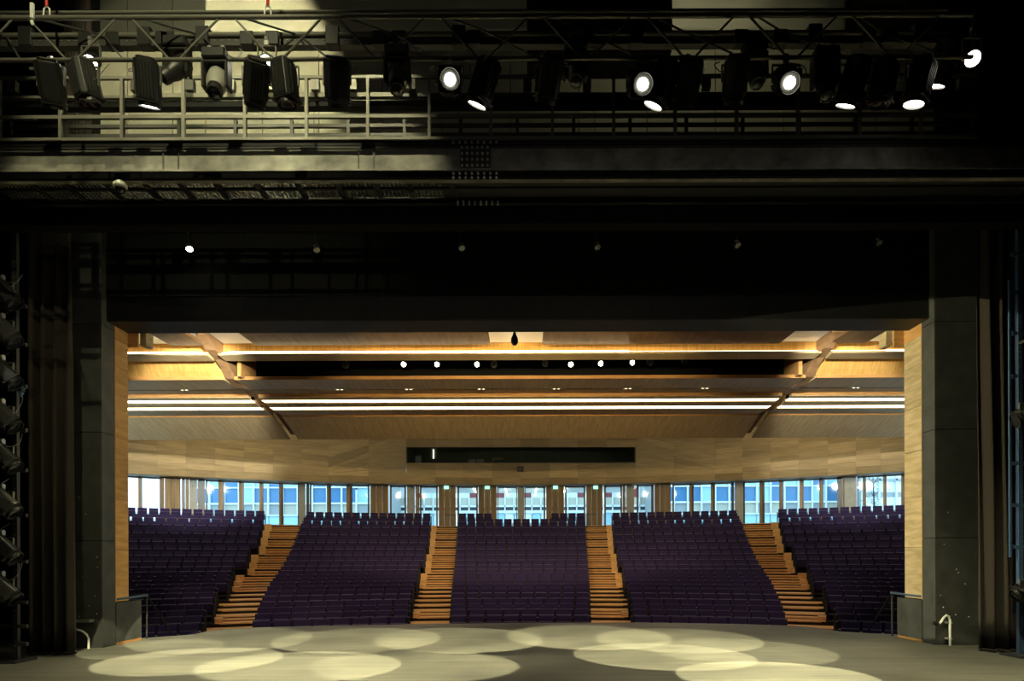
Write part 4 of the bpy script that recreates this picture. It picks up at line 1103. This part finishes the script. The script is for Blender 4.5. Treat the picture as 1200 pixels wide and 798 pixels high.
# ---- mesh grating behind, seen from below
gz = Z_at(207.5, 12.05)
gr = empty('mesh_grating', (0, 12.1, gz), 0, 'dark mesh walkway grating seen from below behind the girder', 'grating')
nbar = 0
m = MB()
x = -9.6
while x < X_at(520, 12.4):
    m.bb((x - 0.014, 12.08, gz - 0.012), (x + 0.014, 12.76, gz)); x += 0.075
m2 = MB()
for k in range(9):
    m2.bb((-9.6, 12.08 + 0.083 * k, gz - 0.008), (X_at(520, 12.4), 12.096 + 0.083 * k, gz - 0.002))
m.add(m2.v, m2.f)
o = tpart('mesh', m, M['rail'], gr); o['kind'] = 'stuff'
for px in (36, 75, 122, 168, 210, 252, 300, 348, 396, 440, 480, 530):
    x = X_at(px, 12.1); m = MB(); m.bb((x - 0.05, 12.06, gz - 0.05), (x + 0.05, 12.8, gz)); tpart('joist', m, M['black'], gr)
m = MB(); m.bb((-9.6, 12.33, gz - 0.05), (9.6, 12.39, gz - 0.013)); tpart('bearer', m, M['black'], gr)
m = MB(); m.bb((X_at(520, 12.4), 12.08, gz - 0.02), (9.6, 12.76, gz + 0.02)); tpart('plate', m, M['black'], gr)
# ---- lower black beam
LB = 12.8
lb = empty('black_beam', (0, LB, Z_at(250, LB)), 0, 'deep black beam below the grating, just above the proscenium header', 'beam')
m = MB(); m.bb((-10.4, LB, Z_at(262, LB)), (10.4, LB + 0.3, Z_at(241, LB))); tpart('web', m, M['void'], lb)
m = MB(); m.bb((-10.4, LB - 0.1, Z_at(241, LB)), (10.4, LB + 0.35, Z_at(234, LB))); tpart('flange', m, M['black'], lb)
for px in [538 + 6.7 * k for k in range(8)]:
    for py in (236.6, 239.6):
        p = Vector((X_at(px, LB - 0.1), LB - 0.1, Z_at(py, LB - 0.1))); o = inst('bolt', me_bolt, lb); o.matrix_local = Matrix.Translation(p - lb.location)
# dome camera under the grating
c = P(141, 219, 11.75)
r = empty('dome_camera', (c.x, c.y, c.z), 0, 'pale dome security camera hanging under the mesh grating', 'camera')
m = MB(); m.lathe([(0.10, -0.02), (0.115, 0.0), (0.11, 0.05), (0.06, 0.10), (0.02, 0.12), (0.02, 0.2)], 18); m.build('housing', M['silver'], r, smooth=True)
m = MB(); m.lathe([(0.02, -0.11), (0.06, -0.09), (0.08, -0.05), (0.085, -0.02)], 16); m.build('dome', M['darkglass'], r, smooth=True)

# ---- white sheeting high on the wall, black drapes at both ends
def drape(name, x0, x1, Yd, z0, z1, folds, amp, mat, label, parent=None, cat='curtain', group=None, jitter=0.3, hem=True):
    nx = folds * 14; nz = 14
    vs = []; fs = []
    ph = [random.uniform(0.7, 1.3) for _ in range(folds + 2)]
    for j in range(nz + 1):
        v = j / nz
        for i in range(nx + 1):
            u = i / nx; f = u * folds; k = int(f)
            yy = amp * ph[k] * math.sin(2 * math.pi * f + 0.5 * math.sin(3 * v + k * jitter)) * (0.75 + 0.25 * (1 - v)) + 0.3 * amp * math.sin(7 * f + 2 * v)
            vs.append((lerp(x0, x1, u) + 0.02 * math.sin(5 * v + k), Yd + yy, lerp(z0, z1, v)))
    for j in range(nz):
        for i in range(nx):
            a = j * (nx + 1) + i; fs.append((a, a + 1, a + nx + 2, a + nx + 1))
    me = bpy.data.meshes.new(name); me.from_pydata(vs, [], fs)
    for p in me.polygons: p.use_smooth = True
    me.materials.append(mat)
    o = inst(name, me); md = o.modifiers.new('thick', 'SOLIDIFY'); md.thickness = 0.012
    tag(o, label, cat, group)
    if hem:
        hs = []
        for i in range(nx + 1):
            hs.append((vs[i][0], vs[i][1] - 0.012, vs[i][2] + 0.03))
        h = MB(); h.tube(hs, 0.03, 6); h.build('hem', mat, o, smooth=True)
    return o
drape('white_sheeting', X_at(241, 16.6), X_at(996, 16.6), 16.62, Z_at(38, 16.6), 17.3, 9, 0.035, M['sheet'], 'pale wrinkled sheeting hung high on the wall behind the truss', cat='sheeting', hem=False)
drape('black_drape', -10.5, X_at(77, 16.3), 16.35, Z_at(162, 16.3), 17.2, 7, 0.06, M['drape'], 'black drape closing the wall above the bridge at the left edge', hem=False)
drape('black_drape', X_at(1145, 16.3), 11.2, 16.35, Z_at(162, 16.3), 17.2, 5, 0.06, M['drape'], 'black drape closing the wall above the bridge at the right edge', hem=False)
# stage curtains
drape('stage_curtain', X_at(34, 14.3), X_at(90, 14.3), 14.22, 0.01, 9.6, 4, 0.15, M['drape'], 'heavy brown-black stage curtain gathered beside the left portal')
drape('stage_curtain', X_at(1150, 14.1), X_at(1190, 14.1), 14.1, 0.01, 9.6, 3, 0.16, M['drape'], 'heavy black stage curtain gathered beside the right portal')
# ---- pendant lamps in front of the header
for k, (px, py) in enumerate(((222, 291), (371, 292), (541, 290), (700, 289), (864, 287), (1030, 284))):
    c = P(px, py, 15.0)
    lit = k == 0
    r = empty('pendant_lamp', (c.x, c.y, c.z), 0, ('lit pendant lamp on a thin bright rod before the black header', 'dim pendant lamp next to the lit one before the black header', 'third dim pendant lamp from the left before the black header', 'fourth dim pendant lamp from the left before the black header', 'fifth dim pendant lamp from the left before the black header', 'rightmost dim pendant lamp before the black header')[k], 'lamp', 'pendant lamps before the header')
    T = aimM((0.25, -0.45, -0.85))
    m = MB(); m.lathe([(0.03, 0.12), (0.06, 0.10), (0.075, 0.0), (0.08, -0.03)], 14); m.build('shade', M['lamp'], r, smooth=True, M=T)
    m = MB(); m.lathe([(0.07, -0.03), (0.05, -0.04), (0.01, -0.045)], 14); m.build('bulb', M['lens_bright' if lit else 'silver'], r, smooth=True, M=T)
    m = MB(); m.tube([(0, 0, 0.08), (-0.05, 0, 0.5), (-0.05, 0, 3.2)], 0.007, 6); m.build('rod', M['alu'] if lit else M['lamp'], r)

fb = empty('fly_bar', (-0.0, 15.0, 12.15), 0, 'thin dark fly bar high before the wall from which the pendant lamps hang', 'bar')
m = MB(); m.tube([(-16.95, 0, 0), (16.95, 0, 0)], 0.03); m.build('tube', M['lamp'], fb)
# ---- side ladders with lamps
def ladder(label, x0, x1, Y, ztop, rungs, mat, post=0.05):
    r = empty('lighting_ladder', ((x0 + x1) / 2, Y, 0), 0, label, 'ladder'); hw = (x1 - x0) / 2
    for sx in (-hw, hw):
        m = MB(); m.bb((sx - post, -0.04, 0), (sx + post, 0.04, ztop)); m.build('upright', M[mat], r)
        m = MB(); z = 0.1
        while z < ztop: m.bb((sx - 0.012, -0.046, z), (sx + 0.012, -0.04, z + 0.03)); z += 0.1
        m.build('holes', M['rail'], r)['kind'] = 'stuff'
    for z in rungs:
        m = MB(); m.bb((-hw - 0.15, -0.03, z - 0.035), (hw + 0.22, 0.03, z + 0.035)); m.build('rung', M[mat], r)
    m = MB(); m.bb((-hw - 0.2, -0.3, 0), (hw + 0.2, 0.3, 0.05)); m.build('foot', M['steel'], r)
    return r
LZ = 13.2
ys = [343, 388, 437, 488, 535, 588, 642, 690]
lad = ladder('black lighting ladder at the left edge carrying tilted spotlights', X_at(-45, LZ), X_at(19, LZ), LZ, Z_at(270, LZ), [Z_at(y + 14, LZ) for y in ys] + [0.35, 0.7], 'steel')
for k, y in enumerate(ys):
    profile_light(P(3, y, LZ - 0.35), (0.72, 0.10, -0.69), ('topmost', 'second from top', 'third from top', 'fourth from top', 'fifth from top', 'third from bottom', 'second from bottom', 'lowest')[k] + ' of the tilted spotlights on the left ladder',
                  None, 0.3, True if k % 2 else False, 0.4, 1.1, cable=True, group='spotlights on the side ladder')
r = empty('cable_bundle', P(24, 458, LZ - 0.1), 0, 'small pale blue cable bundle on the left lighting ladder', 'cable')
m = MB(); m.tube([(0, 0, 0.10), (0.05, 0, 0.05), (-0.03, 0, 0.0), (0.04, -0.02, -0.06), (0, 0, -0.12)], [0.03, 0.05, 0.05, 0.045, 0.02], 8); m.build('coil', M['bluetape'], r, smooth=True)
m = MB(); m.bb((-0.05, -0.055, -0.01), (0.06, 0.05, 0.02)); m.build('tie', M['lamp'], r)
RZ = 13.4
ry = [393, 443, 493, 545, 594, 643, 693]
ladr = ladder('steel lighting ladder coloured as if blue-lit at the right edge beside the curtain', X_at(1195, RZ), X_at(1260, RZ), RZ, Z_at(262, RZ), [Z_at(y, RZ) for y in [345, 300] + ry], 'blue_and_lit_steel', 0.045)
m = MB(); m.bb((X_at(1184, RZ) - ladr.location.x - 0.02, -0.02, 2.0), (X_at(1184, RZ) - ladr.location.x + 0.02, 0.02, Z_at(330, RZ))); m.build('upright', M['blue_and_lit_steel'], ladr)
for k, (px, py) in enumerate(((1206, 484), (1206, 690))):
    profile_light(P(px, py, RZ - 0.3), (-0.7, 0.1, -0.4), ('upper', 'lower')[k] + ' dark spotlight poking out from the right ladder', None, 0.3, k == 0, 0.3, 1.0, cable=False, group='spotlights on the right ladder')

for sg, nm, lx, tx, tw_, wt in ((-1, 'left', X_at(-34, 12.2), XR, 16.1, 6300), (1, 'right', X_at(1246, 12.3), XL, 16.0, 1000)):  # added unseen spotlights on the ladders to brighten the opposite jambs
    p = Vector((lx, 12.2, 6.0)); t = Vector((tx, tw_, 4.1))
    r = profile_light(p, t - p, 'added unseen spotlight on an arm of the %s ladder, aimed across the stage' % nm, 'on', 0.3, False, 0.2, 1.0, t, wt, R_(11.5), True, 'spotlights on the side ladder' if sg < 0 else 'spotlights on the right ladder')
    m = MB(); m.tube([(0, -0.05, 0.3), (0, (LZ if sg < 0 else RZ) - 12.2, 0.3)], 0.03); m.build('arm', M['steel'], r)
# ---- bits on the portal feet
r = empty('pipe_stub', (P(1116, 755, 15.0).x, 15.08, 0), 0, 'white cane-shaped pipe standing against the right portal foot', 'pipe')
m = MB(); m.tube([(0, 0, 0), (0, 0, 0.58), (-0.02, 0, 0.66), (-0.08, 0, 0.69), (-0.14, 0, 0.64), (-0.22, 0, 0.52), (-0.27, 0, 0.50)], 0.026, 8); m.build('tube', M['white'], r, smooth=True)
m = MB(); m.tube([(-0.27, 0, 0.5), (-0.40, 0, 0.52)], 0.045, 8); m.build('plug', M['lamp'], r)
m = MB(); m.bb((-0.05, -0.01, 0.14), (0.05, 0.12, 0.18)); m.bb((-0.05, -0.01, 0.5), (0.05, 0.12, 0.54)); m.build('clip', M['alu'], r)
r = empty('pipe_stub', (P(101, 757, 15.0).x, 15.08, 0), 0, 'white bent pipe and bracket at the left portal foot beside the curtain', 'pipe')
m = MB(); m.tube([(0, 0, 0), (0, 0, 0.24), (-0.04, 0, 0.32), (-0.14, 0, 0.40), (-0.28, 0, 0.44)], 0.024, 8); m.build('tube', M['white'], r, smooth=True)
m = MB(); m.bb((-0.30, -0.04, 0.60), (0.06, 0.12, 0.66)); m.build('bracket', M['alu'], r, bevel=0.01)
# handrails down to the stalls
for sg, xin, lb in ((-1, XL, 'left'), (1, XR, 'right')):
    r = empty('stair_handrail', (xin, 16.75, 0), 0, 'dark handrail running down from the stage corner at the ' + lb + ' portal', 'handrail')
    m = MB(); m.tube([(-sg * 0.02, -1.0, 1.08), (-sg * 0.02, 0.3, 1.10)], 0.03); m.build('top_rail', M['blue_and_lit_steel'], r)
    m = MB(); m.tube([(-sg * 0.02, 0.28, 1.08), (sg * 0.25, 2.0, -0.1), (sg * 0.3, 2.3, -0.3)], 0.022); m.build('sloping_rail', M['tier'], r)
    m = MB(); m.tube([(-sg * 0.02, 0.25, 0.0), (-sg * 0.02, 0.25, 1.08)], 0.022); m.build('post', M['steel'], r)
# ---- spots in the dark ceiling slot, projector below the header
for k, (px, py, lit) in enumerate(((473, 427, 1), (512, 427, 1), (559, 427, 1), (669, 427, 1), (704, 426, 1), (741, 425, 1), (405, 428, 0), (579, 427, 0), (639, 426, 0), (762, 425, 0), (803, 424, 0))):
    c = P(px, py, 27.4)
    r = empty('house_spotlight', (c.x, c.y, c.z), 0, ('%s %s house spotlight from the left in the dark ceiling slot' % (ORD[k] if lit else ORD[k - 6], 'lit' if lit else 'unlit')), 'spotlight', 'house spotlights in the slot')
    T = aimM((0.0, -0.9, -0.42))
    m = MB(); m.lathe([(0.06, 0.3), (0.12, 0.25), (0.14, 0.0)], 14); m.build('can', M['lamp'], r, smooth=True, M=T)
    m = MB(); m.lathe([(0.092, 0.0), (0.07, -0.012), (0.02, -0.016)], 14); m.build('lens', M['lens_bright' if lit else 'darkglass'], r, smooth=True, M=T)
    m = MB(); m.bb((-0.02, 0.1, 0.1), (0.02, 0.14, 0.55)); m.build('bracket', M['steel'], r)
pp = empty('slot_pipe', (0, 27.5, Z_at(424, 27.5) + 0.28), 0, 'dark steel pipe carrying the spotlights inside the ceiling slot', 'pipe')
m = MB(); m.tube([(-11, 0.1, 0), (11, 0.1, 0)], 0.05, 8); m.build('tube', M['steel'], pp)
m = MB()
for k in range(12): m.bb((-10.5 + 1.9 * k, 0.08, 0), (-10.44 + 1.9 * k, 0.12, 1.6))
m.build('hangers', M['steel'], pp)
c = P(603, 399, 16.6)
r = empty('projector_camera', (c.x, c.y, c.z), 0, 'black drop-shaped camera hanging below the middle of the header', 'camera')
m = MB(); m.lathe([(0.02, -0.11), (0.07, -0.09), (0.09, -0.03), (0.085, 0.05), (0.05, 0.13), (0.03, 0.2), (0.035, 0.3)], 16); m.build('housing', M['lamp'], r, smooth=True)
m = MB(); m.lathe([(0.01, -0.13), (0.04, -0.12), (0.055, -0.1)], 14); m.build('lens', M['darkglass'], r, smooth=True)

# added out-of-frame work lights that wash the upper left wall, the girder and the near side of the truss
def work(p, t, watts, half, label, blend=0.6):
    p, t = Vector(p), Vector(t)
    wl = empty('added_work_light', p, 0, label, 'floodlight', 'added work lights above the frame')
    T = aimM(t - p)
    m = MB(); m.bb((-0.16, -0.12, -0.05), (0.16, 0.12, 0.15)); m.build('housing', M['lamp'], wl, bevel=0.02, M=T)
    m = MB(); m.bb((-0.13, -0.09, -0.062), (0.13, 0.09, -0.052)); m.build('lens', M['lens'], wl, M=T)
    m = MB(); m.tube([(0, 0, 0.1), (0, 0, 17.5 - p.z)], 0.02); m.build('rod', M['steel'], wl)
    spot('spot_lamp', p + (t - p).normalized() * 0.12, t, watts, R_(half), blend, STAGE_COL, 0.05)
work((-7.2, 10.3, 14.2), (-7.3, 11.75, 9.0), ADDED_WORK_W * 0.5, 19, 'added work floodlight nearest the left wall above the bridge')
work((-5.0, 10.3, 14.2), (-5.0, 11.75, 9.0), ADDED_WORK_W, 19, 'second added work floodlight from the left above the bridge')
work((-2.9, 10.3, 14.2), (-2.9, 11.75, 9.0), ADDED_WORK_W * 0.8, 19, 'third added work floodlight from the left above the bridge')
work((-6.0, 10.6, 15.2), (-7.6, 16.9, 14.0), ADDED_WORK_W * 0.55, 30, 'added work floodlight aimed at the pale wall panels', 0.3)
work((4.5, 13.6, 16.6), (4.5, 16.9, 13.4), ADDED_WORK_W * 0.024, 62, 'added work floodlight close to the wall on the right half of the stage', 0.9)
work((-3.5, 2.0, 13.8), (-5.2, 9.6, 9.4), ADDED_WORK_W * 0.7, 19, 'added work floodlight on the stage side of the truss', 0.8)
# added floodlights, unseen behind the header, to brighten the hall
for k, (x, tx, ty, tz, wt, half, col) in enumerate(((-3.0, -1.0, 42, 7.0, 0.75, 38, (1, 0.80, 0.42)), (3.0, 1.0, 42, 7.0, 0.75, 38, (1, 0.80, 0.42)),
        (-8.0, -19.0, 38, 8.3, 5.0, 14, (1, 1, 0.86)), (8.0, 19.0, 38, 8.3, 3.2, 14, (1, 1, 0.86)),
        (-5.0, -5.0, 25.5, 0.5, 0.45, 42, (1, 0.74, 0.55)), (5.0, 5.0, 25.5, 0.5, 0.45, 42, (1, 0.74, 0.55)))):
    p = Vector((x, 18.0, 8.95)); t = Vector((tx, ty, tz))
    r = empty('added_floodlight', p, 0, ('first', 'second', 'third', 'fourth', 'fifth', 'sixth')[k] + ' added floodlight fixed to the audience side of the header', 'floodlight', 'added floodlights behind the header')
    T = aimM(t - p)
    m = MB(); m.bb((-0.16, -0.12, -0.05), (0.16, 0.12, 0.15)); m.build('housing', M['lamp'], r, bevel=0.02, M=T)
    m = MB(); m.bb((-0.13, -0.09, -0.062), (0.13, 0.09, -0.052)); m.build('lens', M['led_dim'], r, M=T)
    m = MB(); m.bb((-0.03, -0.9, 0.12), (0.03, 0.0, 0.18)); m.build('bracket', M['steel'], r)
    spot('spot_lamp', p + (t - p).normalized() * 0.12, t, ADDED_FLOOD_W * wt, R_(half), 0.6, col, 0.3)
